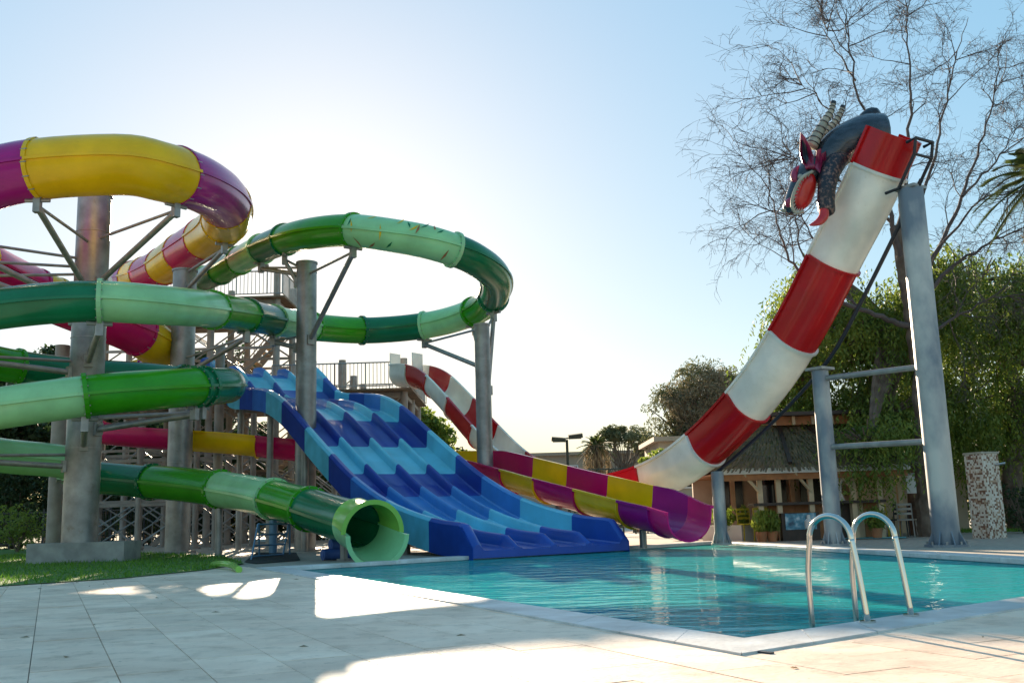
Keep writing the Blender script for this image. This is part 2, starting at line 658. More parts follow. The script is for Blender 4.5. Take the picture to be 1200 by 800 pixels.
def prism(poly, z0, z1):
    m_ = MB()
    n = len(poly)
    m_.add([Vector((p.x, p.y, z0)) for p in poly] + [Vector((p.x, p.y, z1)) for p in poly],
           [tuple(range(n, 2 * n))] + [(i, (i + 1) % n, (i + 1) % n + n, i + n) for i in range(n)])
    return m_


el = []
for i in range(4):
    t = (OUT[(i + 1) % 4] - OUT[i]).normalized()
    el.append((OUT[i], Vector((t.y, -t.x, 0))))      # outward normals, edges: front(B), right, far, left(A)
slabs = []
full_mesh = None
for iu in range(-12, 34):
    for iv in range(-40, 60):
        u0 = iu * TL + (TL / 2 if iv % 2 else 0)
        v0 = iv * TW
        c = C0 + AX * (u0 + TL / 2) + AN * (v0 + TW / 2)
        if c.y < 3.2 or c.y > 26 or abs(c.x) > 3.2 + c.y * 0.62:
            continue
        px, py = proj(c)
        poly = [C0 + AX * (u0 + a) + AN * (v0 + b) for a, b in
                ((GAP, GAP), (GAP, TW - GAP), (TL - GAP, TW - GAP), (TL - GAP, GAP))]
        if all(inside(LAWN, q) for q in poly):
            continue
        # outside the coping: left of edge A, else in front of edge B
        pa = clip(poly, el[3][0], el[3][1])
        rest = clip(poly, el[3][0], -el[3][1])
        pb = clip(rest, el[0][0], el[0][1]) if len(rest) > 2 else []
        for q in (pa, pb):
            if len(q) > 2:
                area = abs(sum(q[i].x * q[(i + 1) % len(q)].y - q[(i + 1) % len(q)].x * q[i].y for i in range(len(q)))) / 2
                if area > 0.01 and sum(x.y for x in q) / len(q) < 20:
                    vis = -60 < px < 1260 and py < 830
                    slabs.append((not vis, c.length, q, area))
slabs.sort(key=lambda s: (s[0], s[1]))
rest_mb = MB()
for k, (nv, dist, q, area) in enumerate(slabs):
    z1 = random.uniform(-0.0015, 0.0015)
    if k < 300:
        cc = sum(q, Vector()) / len(q)
        if area > (TW - 2 * GAP) * (TL - 2 * GAP) - 1e-4:
            if full_mesh is None:
                full_mesh = prism([x - cc for x in q], -0.02, 0).mesh('slab', 'travertine')
            me = full_mesh
        else:
            me = prism([x - cc for x in q], -0.02, 0).mesh('slab', 'travertine')
        link('slab', me, deck, (cc.x, cc.y, z1))
    else:
        m_ = prism(q, -0.02, z1)
        rest_mb.add(m_.v, m_.f)
if rest_mb.v:
    o = part('slabs', rest_mb, 'travertine', deck)
    o['kind'] = 'stuff'

# dry leaves and grit blown over the deck
mb = MB()
for k in range(170):
    q = C0 + AX * random.uniform(-7, 12) + AN * random.uniform(-9, 6)
    ed_ = max((q - el[3][0]).dot(el[3][1]), (q - el[0][0]).dot(el[0][1]))
    if ed_ < 0.05 or q.y < 3.5 or inside(LAWN, q):
        continue
    a = random.uniform(0, 6.28)
    L_ = random.uniform(0.012, 0.05)
    d_ = Vector((math.cos(a), math.sin(a), 0)) * L_
    e_ = Vector((-d_.y, d_.x, 0)) * random.uniform(0.25, 0.5)
    z_ = Vector((0, 0, 0.004))
    mb.add([q - d_ + z_, q + e_ + z_ + Vector((0, 0, 0.010)), q + d_ + z_, q - e_ + z_ + Vector((0, 0, 0.006))], [(0, 1, 2, 3)])
struct('leaf_litter', mb, 'leaf_brown', kind='stuff', label='scattered dry leaves on the pool deck')

# drain strip in the near corner
solo('drain_channel', MB().beam(G(832, 757, 0.004) , G(905, 765, 0.004), 0.035, 0.012), 'dark_pipe', tuple(G(868, 761)),
     'thin dark drain slot in the paving at the pool corner', 'drain')

# lawn
mb = MB()
mb.add([Vector((p.x, p.y, 0.012)) for p in LAWN], [tuple(range(len(LAWN)))])
lawn = struct('lawn', mb, 'turf', label='strip of green lawn under the tube slides')


def blades(poly, count, hmin, hmax, z=0.01, wd=0.012, lean=0.04, keep=None):
    mb = MB()
    xs = [p.x for p in poly]
    ys = [p.y for p in poly]
    k = 0
    tries = 0
    while k < count and tries < count * 8:
        tries += 1
        p = Vector((random.uniform(min(xs), max(xs)), random.uniform(min(ys), max(ys)), z))
        if not inside(poly, p) or (keep and not keep(p)):
            continue
        k += 1
        h = random.uniform(hmin, hmax) * (0.6 + 0.8 * noise.noise(p * 0.9 + Vector((3, 1, 0))) + 0.3)
        h = max(0.03, h)
        a = random.uniform(0, 6.283)
        d = Vector((math.cos(a), math.sin(a), 0)) * wd
        tip = p + Vector((random.gauss(0, lean), random.gauss(0, lean), h))
        mb.add([p - d, p + d, tip], [(0, 1, 2)])
    return mb


mb = blades(LAWN, 70000, 0.05, 0.11, keep=lambda p: p.x > -18)
o = struct('lawn_grass', mb, 'grass', kind='stuff', label='short uneven grass blades on the lawn strip')

# ------------------------------------------------------------------ tube slides
HC = Vector(((95 - 600) / FPX * 26, 26, 0))       # pillar that carries the two spirals


def tube_profile(r, n=24, ridge=0.045, rw=0.035):
    """circle with a bolted lengthwise flange on both sides"""
    pr = []
    for k in range(n):
        a = 2 * math.pi * k / n
        if k == 0:
            pr += [(r, -rw), (r + ridge, -rw), (r + ridge, rw), (r, rw)]
        elif k == n // 2:
            pr += [(-r, rw), (-r - ridge, rw), (-r - ridge, -rw), (-r, -rw)]
        else:
            pr.append((r * math.cos(a), r * math.sin(a)))
    return pr


def build_tube(name, label, cat, P, r, cuts, colours, loc, fl=0.06):
    root = thing(name, label, cat, loc)
    pr = tube_profile(r)
    for i in range(len(cuts) - 1):
        mb = MB().loft(frames(P, cuts[i], cuts[i + 1]), pr, caps=False)
        seg = part('tube_segment', mb, colours[i], root, smooth=True)
        if i:
            p, sd, up, tg = frame(P, cuts[i])
            fr = MB()
            ring = [(math.cos(2 * math.pi * k / 28), math.sin(2 * math.pi * k / 28)) for k in range(28)]
            prof = []
            for d_, rr in ((-0.05, r - 0.01), (-0.05, r + fl), (0.05, r + fl), (0.05, r - 0.01)):
                prof.append([p + tg * d_ + sd * c * rr + up * s_ * rr for c, s_ in ring])
            v = [x for row in prof for x in row]
            f = []
            for a in range(3):
                for b in range(28):
                    f.append((a * 28 + b, a * 28 + (b + 1) % 28, (a + 1) * 28 + (b + 1) % 28, (a + 1) * 28 + b))
            # bolt heads round the flange
            for k in range(0, 28, 2):
                an = 2 * math.pi * (k + 0.5) / 28
                bp = p + (sd * math.cos(an) + up * math.sin(an)) * (r + fl * 0.6)
                fr.cyl(bp - tg * 0.075, bp + tg * 0.075, 0.016, n=5, mi=1)
            fr.add(v, f)
            part('joint_flange', fr, [colours[i - 1], 'galv'], seg)
    return root


def helix(c, rad, a0, a1, z0, z1, n):
    return [Vector((c.x + rad * math.cos(R(a0 + (a1 - a0) * k / n)), c.y + rad * math.sin(R(a0 + (a1 - a0) * k / n)),
                    z0 + (z1 - z0) * k / n)) for k in range(n + 1)]


# green tube: tower -> wide ring -> spiral round the near pillar -> pool
gp = [(216, 305, 44), (234, 326, 40.5), (258, 318, 37), (290, 300, 34), (325, 284, 31.5), (362, 274, 29.5), (410, 270, 28.2), (460, 276, 27.5),
      (510, 286, 27.5), (555, 303, 28.3), (581, 326, 30), (575, 352, 32.5), (546, 369, 34.3), (500, 381, 35.5),
      (435, 387, 35.5), (375, 384, 34), (322, 376, 31.3), (275, 367, 28), (230, 361, 25), (180, 357, 23.2), (110, 353, 22.5)]
GP = [D(*p) for p in gp]
HR = 3.6
hz = GP[-1].z
h1 = helix(HC, HR, -90, -270, hz - 0.08, 5.25, 6)
h2 = helix(HC, HR, -270, -450, 5.25, 3.62, 6)[1:]
h3 = helix(HC, HR, -450, -600, 3.62, 2.75, 5)[1:]
GP += h1 + h2 + h3
nlo = len(GP)
GP += [D(*p) for p in ((90, 556, 30.0), (150, 562, 29.4), (220, 568, 28.0), (290, 578, 26.2), (345, 591, 24.3), (390, 605, 22.6), (420, 614, 21.3))]
GE = len(GP) - 1
i_h1 = 21          # index of the helix' first point
gc = [0, brk(GP, 0, 2, 240), brk(GP, 2, 4, 259), brk(GP, 2, 4, 281), brk(GP, 3, 6, 306), brk(GP, 4, 6, 334), brk(GP, 5, 8, 414), brk(GP, 8, 10, 532),
      brk(GP, 9, 11, 578), 11.75, brk(GP, 12, 14, 497), brk(GP, 13, 15, 424), brk(GP, 14, 16, 366), brk(GP, 15, 17, 321),
      brk(GP, 16, 18, 289), brk(GP, 16, 19, 250), brk(GP, 19, 21, 118), 22.6, 25.2, 27.8, 30.6, brk(GP, 30, 34, 242), brk(GP, 31, 35, 100),
      34.8, nlo - 1.0, brk(GP, nlo, GE, 78), brk(GP, nlo, GE, 178), brk(GP, nlo, GE, 257), brk(GP, nlo, GE, 320), brk(GP, nlo, GE, 362), GE]
gcol = ['green_light', 'green_dark', 'green_mid', 'green_light', 'green_dark', 'green_mid', 'green_light', 'green_dark',
        'green_mid', 'green_light', 'green_dark', 'green_mid', 'green_light', 'green_dark', 'green_mid', 'green_light', 'green_dark',
        'green_mid', 'green_dark', 'green_dark', 'green_dark', 'green_mid', 'green_light', 'green_light', 'green_light', 'green_dark', 'green_mid',
        'green_light', 'green_mid', 'green_dark']
gc = [gc[0]] + [max(gc[i], gc[i - 1] + 0.15) for i in range(1, len(gc))]
TR = 0.48
green = build_tube('green_tube_slide', 'long green tube water slide banded in light and dark green, ending in a lime mouth',
                   'water slide', GP, TR, gc, gcol[:len(gc) - 1], (GP[-1].x, GP[-1].y, 0))

# outlet of the green tube: tall half-open mouth with real wall thickness
p, sd, up, tg = frame(GP, GE)
mb = MB()
mb2 = MB()
nA = 36


def outlet(k):           # radius along the mouth
    return TR + (0.03 if k < 0.15 else 0.03 + 0.10 * min(1, (k - 0.15) / 0.85) ** 1.3)


for half, m_ in ((1, mb), (0, mb2)):
    rows = []
    L = 1.15
    steps = 9
    for s_ in range(steps + 1):
        k = s_ / steps
        ln = (L * 0.80 if half else L * 1.03)
        c = p + tg * (ln * k - 0.12) - up * (0.10 * k)
        r_o = outlet(k)
        row_o, row_i = [], []
        for j in range(nA // 2 + 1):
            a = math.pi * j / (nA // 2) + (0 if half else math.pi)
            d = sd * math.cos(a) + up * math.sin(a)
            fl = 0.05 if s_ == steps else 0.0
            row_o.append(c + d * (r_o + 0.03 + fl))
            row_i.append(c + d * (r_o - 0.02))
        rows.append(row_o + row_i[::-1])
    n = len(rows[0])
    v = [x for rw in rows for x in rw]
    f = []
    for a in range(steps):
        for b in range(n):
            f.append((a * n + b, a * n + (b + 1) % n, (a + 1) * n + (b + 1) % n, (a + 1) * n + b))
    h_ = n // 2
    for e in (0, steps * n):
        for b in range(h_ - 1):
            f.append((e + b, e + b + 1, e + n - 2 - b, e + n - 1 - b))
    m_.add(v, f)
part('outlet_top', mb, 'lime', green, smooth=True, label='lime green upper half of the tube outlet')
part('outlet_bottom', mb2, 'green_light', green, smooth=True, label='pale green lower half of the tube outlet')

# printed leaf marks on the pale ring segment
seg_t0, seg_t1 = gc[6], gc[7]
for k in range(15):
    t = seg_t0 + (seg_t1 - seg_t0) * (0.06 + 0.88 * ((k * 0.618) % 1))
    p, sd, up, tg = frame(GP, t)
    sgn = -1 if sd.dot(CO - p) < 0 else 1
    a = R(random.uniform(-75, 55))
    nrm = sd * sgn * math.cos(a) + up * math.sin(a)
    q = p + nrm * (TR + 0.006)
    v_ = tg.cross(nrm).normalized()
    an = random.uniform(0.7, 2.4)
    dr = tg * math.cos(an) + v_ * math.sin(an)
    pr_ = dr.cross(nrm)
    Lm, Wm = random.uniform(0.14, 0.24), 0.035
    m_ = MB().add([q - dr * Lm, q + pr_ * Wm - nrm * 0.004, q + dr * Lm + pr_ * 0.03, q - pr_ * Wm - nrm * 0.004], [(0, 1, 2, 3)])
    part('leaf_mark', m_, ['green_dark', 'yellow', 'orange_wood'][k % 3], green)

# purple / yellow tube
pp = [(152, 327, 41), (168, 323, 39.4), (190, 313, 37.4), (213, 297, 35.2), (238, 281, 33), (260, 264, 30.7), (266, 246, 28.4), (256, 229, 26.3),
      (228, 213, 24.2), (188, 201, 22.9), (140, 193, 22.4)]
PP = [D(*p) for p in pp]
PP += helix(HC, 3.65, -90, -196, PP[-1].z - 0.1, 8.15, 4)
PP += [D(*p) for p in ((22, 333, 29.2), (60, 350, 30.3), (100, 366, 31), (148, 384, 31.8), (182, 404, 33.2), (196, 422, 35.2), (184, 436, 37.6), (150, 446, 39))]
pc = [0, brk(PP, 0, 2, 158), brk(PP, 0, 3, 172), brk(PP, 1, 4, 192), brk(PP, 2, 5, 214), brk(PP, 3, 5, 240), 5.3, 6.4, brk(PP, 7, 9, 207), brk(PP, 9, 12, 46), 12.6, 13.4, 14.1,
      14.8, brk(PP, 15, 18, 40), brk(PP, 16, 18, 64), brk(PP, 17, 21, 164), 21.3, 22.2, len(PP) - 1]
pcol = ['purple', 'yellow', 'magenta', 'yellow', 'magenta', 'yellow', 'yellow', 'purple', 'yellow', 'purple', 'yellow', 'purple', 'yellow',
        'magenta', 'yellow', 'magenta', 'yellow', 'purple', 'yellow']
pc = [pc[0]] + [max(pc[i], pc[i - 1] + 0.12) for i in range(1, len(pc))]
build_tube('purple_tube_slide', 'wide purple and yellow tube water slide coiling round the top of the thick grey column', 'water slide',
           PP, 0.72, pc, pcol, (HC.x, HC.y, 0), 0.03)


def build_flume(name, label, P, r, wall, cuts, colours, loc, th=0.035, far=None):
    """open U trough; outer skin and inner skin in the segment's colours"""
    root = thing(name, label, 'water slide', loc)
    nn = 16
    outer = [(r * math.cos(math.pi + math.pi * k / nn), r * math.sin(math.pi + math.pi * k / nn)) for k in range(nn + 1)]
    ri = r - th
    innr = [(ri * math.cos(-math.pi * k / nn), ri * math.sin(-math.pi * k / nn)) for k in range(nn + 1)]
    lip = 0.05

    def prof(wl, wf):
        return [(-r - lip, wf + 0.03), (-r - lip, wf - 0.03), (-r, wf - 0.03)] + outer + \
            [(r, wl - 0.03), (r + lip, wl - 0.03), (r + lip, wl + 0.03), (ri, wl + 0.03)] + innr + [(-ri, wf + 0.03)]
    for i in range(len(cuts) - 1):
        fs = frames(P, cuts[i], cuts[i + 1])
        n = len(fs) - 1
        wl = lambda k: wall(cuts[i] + (cuts[i + 1] - cuts[i]) * k / n) if callable(wall) else wall
        tt = lambda k: cuts[i] + (cuts[i + 1] - cuts[i]) * k / n
        mb = MB().loft(fs, lambda k: prof(wl(k), far(tt(k)) if far else wl(k)))
        seg = part('trough_segment', mb, colours[i], root, smooth=True)
        if i:
            p, sd, up, tg = frame(P, cuts[i])
            fl = MB()
            w_ = wl(0)
            ro = r + 0.055
            po = [(-ro, w_ - 0.05)] + [(ro * math.cos(math.pi + math.pi * k / nn), ro * math.sin(math.pi + math.pi * k / nn)) for k in range(nn + 1)] + [(ro, w_ - 0.05)]
            pi_ = [(r - 0.005, w_ - 0.05)] + [((r - 0.005) * math.cos(-math.pi * k / nn), (r - 0.005) * math.sin(-math.pi * k / nn)) for k in range(nn + 1)] + [(-r + 0.005, w_ - 0.05)]
            fl.loft([(p - tg * 0.03, sd, up), (p + tg * 0.03, sd, up)], po + pi_)
            part('joint_flange', fl, colours[i - 1], seg)
    return root


# yellow / purple open flume that runs on from the tube, under the blue slide and out to the pool
fp = [(150, 452, 40), (118, 464, 41.2), (98, 480, 40.3), (98, 494, 37.6), (118, 501, 35.4), (155, 505, 34.6), (215, 509, 34.2), (275, 513, 34), (330, 519, 34),
      (390, 525, 34.5), (455, 528, 35.2), (520, 536, 34.2), (570, 545, 32.0), (612, 556, 29.8), (655, 568, 27.9), (705, 581, 26.2), (752, 593, 24.8),
      (786, 600, 23.8), (808, 606, 22.9)]
FP = [D(*p) for p in fp]
fc = [0, 1.3, 2.6, brk(FP, 3, 5, 100), brk(FP, 5, 7, 217), brk(FP, 6, 9, 304), brk(FP, 8, 10, 370), 10.0, 11.0, brk(FP, 11, 13, 555), brk(FP, 11, 14, 606), brk(FP, 12, 15, 645), brk(FP, 14, 17, 692),
      brk(FP, 14, 17, 745), brk(FP, 16, 18, 784), len(FP) - 1]
fcol = ['yellow', 'magenta', 'yellow', 'magenta', 'yellow', 'magenta', 'yellow', 'magenta', 'yellow', 'magenta', 'yellow', 'magenta', 'yellow', 'purple', 'pink']
flume = build_flume('yellow_open_slide', 'open yellow and magenta trough slide ending in a magenta lip beside the blue slide', FP, 0.56, 0.10,
                    fc, fcol[:len(fc) - 1], (FP[-1].x, FP[-1].y, 0),
                    far=lambda t: 0.10 + 0.34 * min(1, max(0, (t - 10.5) / 1.5)) * min(1, max(0.35, (len(FP) - 1 - t) / 1.6)))
for px_, py_, Yk in ((605, 560, 30.5), (655, 585, 28.1), (752, 610, 24.9)):
    c = D(px_, 600, Yk)
    z1 = min((q - Vector((c.x, c.y, q.z))).length for q in FP)
    k = min(range(len(FP)), key=lambda j: (FP[j].xy - c.xy).length)
    part('support_post', MB().cyl((c.x, c.y, -0.03), (c.x, c.y, FP[k].z - 0.5), 0.09, n=12), 'steel', flume, smooth=True)

# red / white half-pipe: straight in plan, from the tower down and up to the dragon arm
LA, LB = Vector((-4.46, 40.2)), Vector((7.95, 20.6))
rp_ = [(470, 438), (488, 438), (508, 447), (534, 473), (564, 507), (600, 542), (645, 568), (692, 574), (742, 568), (792, 549),
       (846, 507), (900, 446), (945, 375), (985, 296), (1018, 232), (1051, 158)]
RP = [onplane(px, py, LA, LB) for px, py in rp_]
rc = [0] + [brk(RP, 0, 15, x) for x in (489, 512, 537, 566, 598, 640, 690, 766, 828, 877, 931, 978, 1032)] + [len(RP) - 1]
rcol = ['white_gel', 'red', 'white_gel', 'red', 'white_gel', 'red', 'white_gel', 'red', 'white_gel', 'red', 'white_gel', 'red', 'white_gel', 'red']
halfpipe = build_flume('red_white_slide', 'red and white banded half pipe slide swooping up to the dragon head', RP, 0.54, 0.34, rc, rcol,
                       (RP[7].x, RP[7].y, 0))
# guide panels at the start
for px_ in (463, 489):
    c = onplane(px_, 427, LA, LB)
    part('side_panel', MB().box(c, (0.05, 0.6, 0.9), rz=R(-36)), 'white_gel', halfpipe)
# pipe running under the rising arm and the top handle frame
hp = [onplane(px, py, LA, LB) for px, py in ((1080, 210), (1052, 268), (1006, 360), (972, 420), (922, 478), (868, 530), (836, 556))]
mb = MB().tube([catmull(hp, k / 4) for k in range(0, 4 * (len(hp) - 1) + 1)], 0.045, n=8)
part('water_pipe', mb, 'dark_pipe', halfpipe, smooth=True)
tp, tsd, tup, ttg = frame(RP, len(RP) - 1)
hb = []
for s_ in (-0.28, 0.28):
    a = tp - tup * 0.54 + tsd * s_
    hb.append([a - ttg * 0.05, a - tup * 0.16 + ttg * 0.10, a - tup * 0.30 - ttg * 0.20, a - tup * 0.30 - ttg * 0.95, a - tup * 0.05 - ttg * 1.15])
mb = MB()
for q in hb:
    mb.tube(q, 0.035, n=8)
mb.cyl(hb[0][1], hb[1][1], 0.035, n=8).cyl(hb[0][2], hb[1][2], 0.03, n=8)
part('handle_frame', mb, 'dark_pipe', halfpipe, smooth=True)

# steel frame carrying the dragon arm
def arm_col(name, label, pxb, pxt, pyt, r, mat_='steel_mottled'):
    # stand in the slide's vertical plane
    b = onplane(pxb, 640, LA, LB)
    b.z = 0
    k = 0
    z = onplane(pxt, pyt, LA, LB).z
    root = thing(name, label, 'column', tuple(b))
    part('pipe', MB().cyl((b.x, b.y, 0.0), (b.x, b.y, z), r, r * 0.97, n=24), mat_, root, smooth=True)
    part('base_plate', MB().cyl((b.x, b.y, -0.02), (b.x, b.y, 0.03), r * 1.6, n=24), mat_, root)
    g = MB()
    for k in range(8):
        a = k * math.pi / 4
        d = Vector((math.cos(a), math.sin(a), 0))
        s2 = Vector((-d.y, d.x, 0)) * 0.012
        q = b + d * (r * 0.9)
        e = b + d * (r * 1.5)
        up_ = Vector((0, 0, 0.34))
        v = [q - s2, e - s2, q + up_ - s2, q + s2, e + s2, q + up_ + s2]
        g.add(v, [(0, 1, 2), (5, 4, 3), (0, 3, 4, 1), (1, 4, 5, 2), (2, 5, 3, 0)])
    part('gusset', g, mat_, root)
    for k in range(8):
        a = (k + 0.5) * math.pi / 4
        q = b + Vector((math.cos(a), math.sin(a), 0)) * r * 1.38
        part('anchor_bolt', MB().cyl((q.x, q.y, 0.02), (q.x, q.y, 0.09), 0.022, n=6), 'galv', root)
    return root, b, z


colR, bR, zR = arm_col('steel_column', 'tall mottled grey column carrying the raised end of the red and white slide', 1110, 1068, 222, 0.262)
colL, bL, zL = arm_col('steel_column', 'shorter grey column under the middle of the red and white arm', 978, 957, 434, 0.19)
colS, bS, zS = arm_col('steel_column', 'short grey post behind the planter holding the foot of the red and white arm', 846, 842, 552, 0.16)
for root, z, r in ((colR, zR, 0.29), (colL, zL, 0.23)):
    b = BASE[root]
    part('cap_plate', MB().box((b.x, b.y, z + 0.02), (0.46, 0.46, 0.06), rz=R(-55)), 'galv', root)
fr_root = thing('cross_brace_frame', 'two galvanised cross bars linking the pair of tall columns', 'brace', (bL.x, bL.y, 0))
for pya, pyb in ((443, 430), (524, 518)):
    a = onplane(966, pya, LA, LB)
    b = onplane(1080, pyb, LA, LB)
    dv = (b - a).normalized()
    a2 = Vector((bL.x, bL.y, a.z)) + dv * 0.18
    b2 = Vector((bR.x, bR.y, b.z)) - dv * 0.24
    part('cross_bar', MB().cyl(a2, b2, 0.062, n=12), 'galv', fr_root, smooth=True)

# ------------------------------------------------------------------ blue four lane slide
S0 = Vector((0.69, 23.12, 0))
SU = Vector((-0.56, 0.83, 0)).normalized()
SV = Vector((SU.y, -SU.x, 0))
zs = [(-0.6, 0.10), (0, 0.13), (1.65, 0.28), (3.9, 0.74), (5.9, 1.44), (7.35, 2.14), (9, 3.0), (11, 4.05), (12.5, 4.58), (14.2, 4.86), (16.0, 5.12),
      (17.0, 5.6), (18.1, 6.25), (19, 6.62), (20, 6.72)]


def zprof(s):
    for i in range(len(zs) - 1):
        if zs[i][0] <= s <= zs[i + 1][0]:
            x0, y0 = zs[max(i - 1, 0)]
            x1, y1 = zs[i]
            x2, y2 = zs[i + 1]
            x3, y3 = zs[min(i + 2, len(zs) - 1)]
            m1 = (y2 - y0) / (x2 - x0)
            m2 = (y3 - y1) / (x3 - x1)
            h = x2 - x1
            t = (s - x1) / h
            return (2 * t ** 3 - 3 * t * t + 1) * y1 + (t ** 3 - 2 * t * t + t) * h * m1 + (-2 * t ** 3 + 3 * t * t) * y2 + (t ** 3 - t * t) * h * m2
    return zs[-1][1]


LW = 1.01
bcuts = [-0.25, 1.65, 3.95, 5.9, 7.35, 9.1, 11.0, 12.4, 13.7, 15.0, 16.3, 17.4, 18.5, 19.7]
bfloor = ['blue_dark', 'blue_light', 'blue_mid', 'blue_deep', 'blue_light', 'blue_deep', 'blue_light', 'blue_mid', 'blue_dark', 'blue_light', 'blue_dark', 'blue_light', 'blue_mid']
blue = thing('blue_lane_slide', 'wide wavy blue water slide with four lanes banded in light and dark blue', 'water slide', (S0.x, S0.y, 0))
UPV = Vector((0, 0, 1))
for i in range(len(bcuts) - 1):
    s0_, s1_ = bcuts[i], bcuts[i + 1]
    n = max(4, int((s1_ - s0_) / 0.2))
    ss = [s0_ + (s1_ - s0_) * k / n for k in range(n + 1)]
    for ln in range(4):
        a, b = -2 * LW + ln * LW, -1 * LW + ln * LW

        def dh(s, outer):
            h = 0.56 if outer else 0.29
            if s < 0.2:
                h *= 0.22 + 0.78 * max(0, (s + 0.25) / 0.45)
            return h
        fs = [(S0 + SU * s + UPV * zprof(s), SV, UPV) for s in ss]

        def prof(k):
            s = ss[k]
            hl, hr = dh(s, ln == 0), dh(s, ln == 3)
            und = -0.16
            if ln == 0:
                left = [(a - 0.14, und), (a - 0.14, hl - 0.06), (a - 0.08, hl), (a + 0.02, hl), (a + 0.08, hl - 0.05), (a + 0.10, 0.035), (a + 0.14, 0.0)]
            else:
                left = [(a, und), (a, hl), (a + 0.045, hl - 0.015), (a + 0.075, hl - 0.06), (a + 0.10, 0.035), (a + 0.14, 0.0)]
            if ln == 3:
                right = [(b - 0.14, 0.0), (b - 0.10, 0.035), (b - 0.08, hr - 0.05), (b - 0.02, hr), (b + 0.08, hr), (b + 0.14, hr - 0.06), (b + 0.14, und)]
            else:
                right = [(b - 0.14, 0.0), (b - 0.10, 0.035), (b - 0.075, hr - 0.06), (b - 0.045, hr - 0.015), (b, hr), (b, und)]
            q = left + right
            return q[::-1]
        mb = MB().loft(fs, prof)
        part('lane_panel', mb, bfloor[i], blue, smooth=True)
# matte outer skirt along both sides
for i in range(len(bcuts) - 1):
    s0_, s1_ = bcuts[i], bcuts[i + 1]
    n = max(4, int((s1_ - s0_) / 0.25))
    for sg in (-1, 1):
        lat = sg * (2 * LW + 0.143)
        fs = [(S0 + SU * (s0_ + (s1_ - s0_) * k / n) + UPV * zprof(s0_ + (s1_ - s0_) * k / n) + SV * lat, SV * sg, UPV) for k in range(n + 1)]
        hh = lambda k: dh(s0_ + (s1_ - s0_) * k / n, True) - 0.07
        part('side_skirt', MB().loft(fs, lambda k: [(0, -0.20), (0.02, -0.20), (0.02, hh(k)), (0, hh(k))]), bfloor[i] + '_matte', blue)
# support posts of the blue slide
for s_, lat in ((1.2, -1.8), (1.2, 1.8), (3.5, -1.8), (3.5, 1.8), (6.5, -1.8), (6.5, 1.8), (10, -1.8), (10, 1.8), (13, -1.8), (13, 1.8), (16, -1.8), (16, 1.8)):
    q = S0 + SU * s_ + SV * lat
    part('support_post', MB().cyl((q.x, q.y, -0.03), (q.x, q.y, zprof(s_) - 0.1), 0.11, n=12), 'steel', blue, smooth=True)
for s_ in (3.5, 6.5, 10, 13, 16):
    q0, q1 = S0 + SU * s_ + SV * -2.0, S0 + SU * s_ + SV * 2.0
    z = zprof(s_) - 0.26
    part('cross_beam', MB().beam((q0.x, q0.y, z), (q1.x, q1.y, z), 0.14, 0.2), 'tower_steel', blue)

# ------------------------------------------------------------------ columns of the spirals
def big_col(name, label, c, r, zt, arms, mat_='steel'):
    root = thing(name, label, 'column', (c.x, c.y, -0.03))
    part('pipe', MB().cyl((c.x, c.y, -0.03), (c.x, c.y, zt), r, r * 0.97, n=28), mat_, root, smooth=True)
    part('base_flange', MB().cyl((c.x, c.y, -0.03), (c.x, c.y, 0.05), r * 1.5, n=28), mat_, root)
    for zk in range(1, int(zt / 2.9) + 1):
        part('weld_seam', MB().cyl((c.x, c.y, zk * 2.9 - 0.012), (c.x, c.y, zk * 2.9 + 0.012), r * 1.012, n=28), 'galv', root)
    part('cap', MB().cyl((c.x, c.y, zt - 0.02), (c.x, c.y, zt + 0.04), r * 1.06, n=28), mat_, root)
    for P, t, rr, drop in arms:
        e = catmull(P, t) - Vector((0, 0, rr + 0.03))
        fr_ = Vector((c.x, c.y, min(zt - 0.3, e.z - drop)))
        d = (e - fr_)
        d.z = 0
        d.normalize()
        a = fr_ + d * (r * 0.9)
        mb = MB().cyl(a, e - Vector((0, 0, 0.16)), 0.075, n=10)
        # lighter tie above the strut, clevis and saddle under the flange
        zt_ = min(zt - 0.08, e.z - 0.05)
        mb.cyl(Vector((c.x, c.y, zt_)) + d * r * 0.9, e - Vector((0, 0, 0.12)), 0.04, n=8)
        mb.box(a, (0.22, 0.22, 0.30), rz=math.atan2(d.y, d.x))
        mb.box(e - Vector((0, 0, 0.12)), (0.16, 0.16, 0.34), rz=math.atan2(d.y, d.x))
        mb.cyl(e - Vector((0.28 * -d.y, 0.28 * d.x, 0.0)), e + Vector((0.28 * -d.y, 0.28 * d.x, 0.0)), 0.05, n=8)
        part('support_arm', mb, 'galv', root, smooth=True)
    return root


PA = Vector((HC.x, HC.y, 0))
i0 = 11
arms = []
for t in (pc[9], pc[8], pc[10], pc[11], pc[12]):
    arms.append((PP, t, 0.74, 1.3))
for t in (gc[16], gc[17], gc[18], gc[19], gc[20], gc[21], gc[22], gc[23], gc[24]):
    arms.append((GP, t, TR + 0.02, 0.35))
zA = 9.75
big_col('steel_column', 'thickest grey column on a concrete block in the lawn with both spirals coiled round it', PA, 0.44, zA, arms)
solo('concrete_footing', MB().box((PA.x + 0.15, PA.y, 0.22), (2.45, 1.15, 0.56)), 'concrete', (PA.x, PA.y, -0.05),
     'low grey concrete block under the thickest column in the lawn', 'footing')
PB = D(210, 560, 33); PB.z = 0
big_col('steel_column', 'grey column between the thickest column and the blue slide', PB, 0.40, D(215, 318, 33).z, [(GP, gc[14], TR + 0.02, 0.6), (PP, pc[6], 0.74, 0.7)])
PCc = D(358, 560, 31); PCc.z = 0
armC = [(GP, gc[6], TR + 0.02, 2.2), (GP, gc[5], TR + 0.02, 0.9), (GP, gc[13], TR + 0.02, 0.4), (GP, gc[4], TR + 0.02, 0.8)]
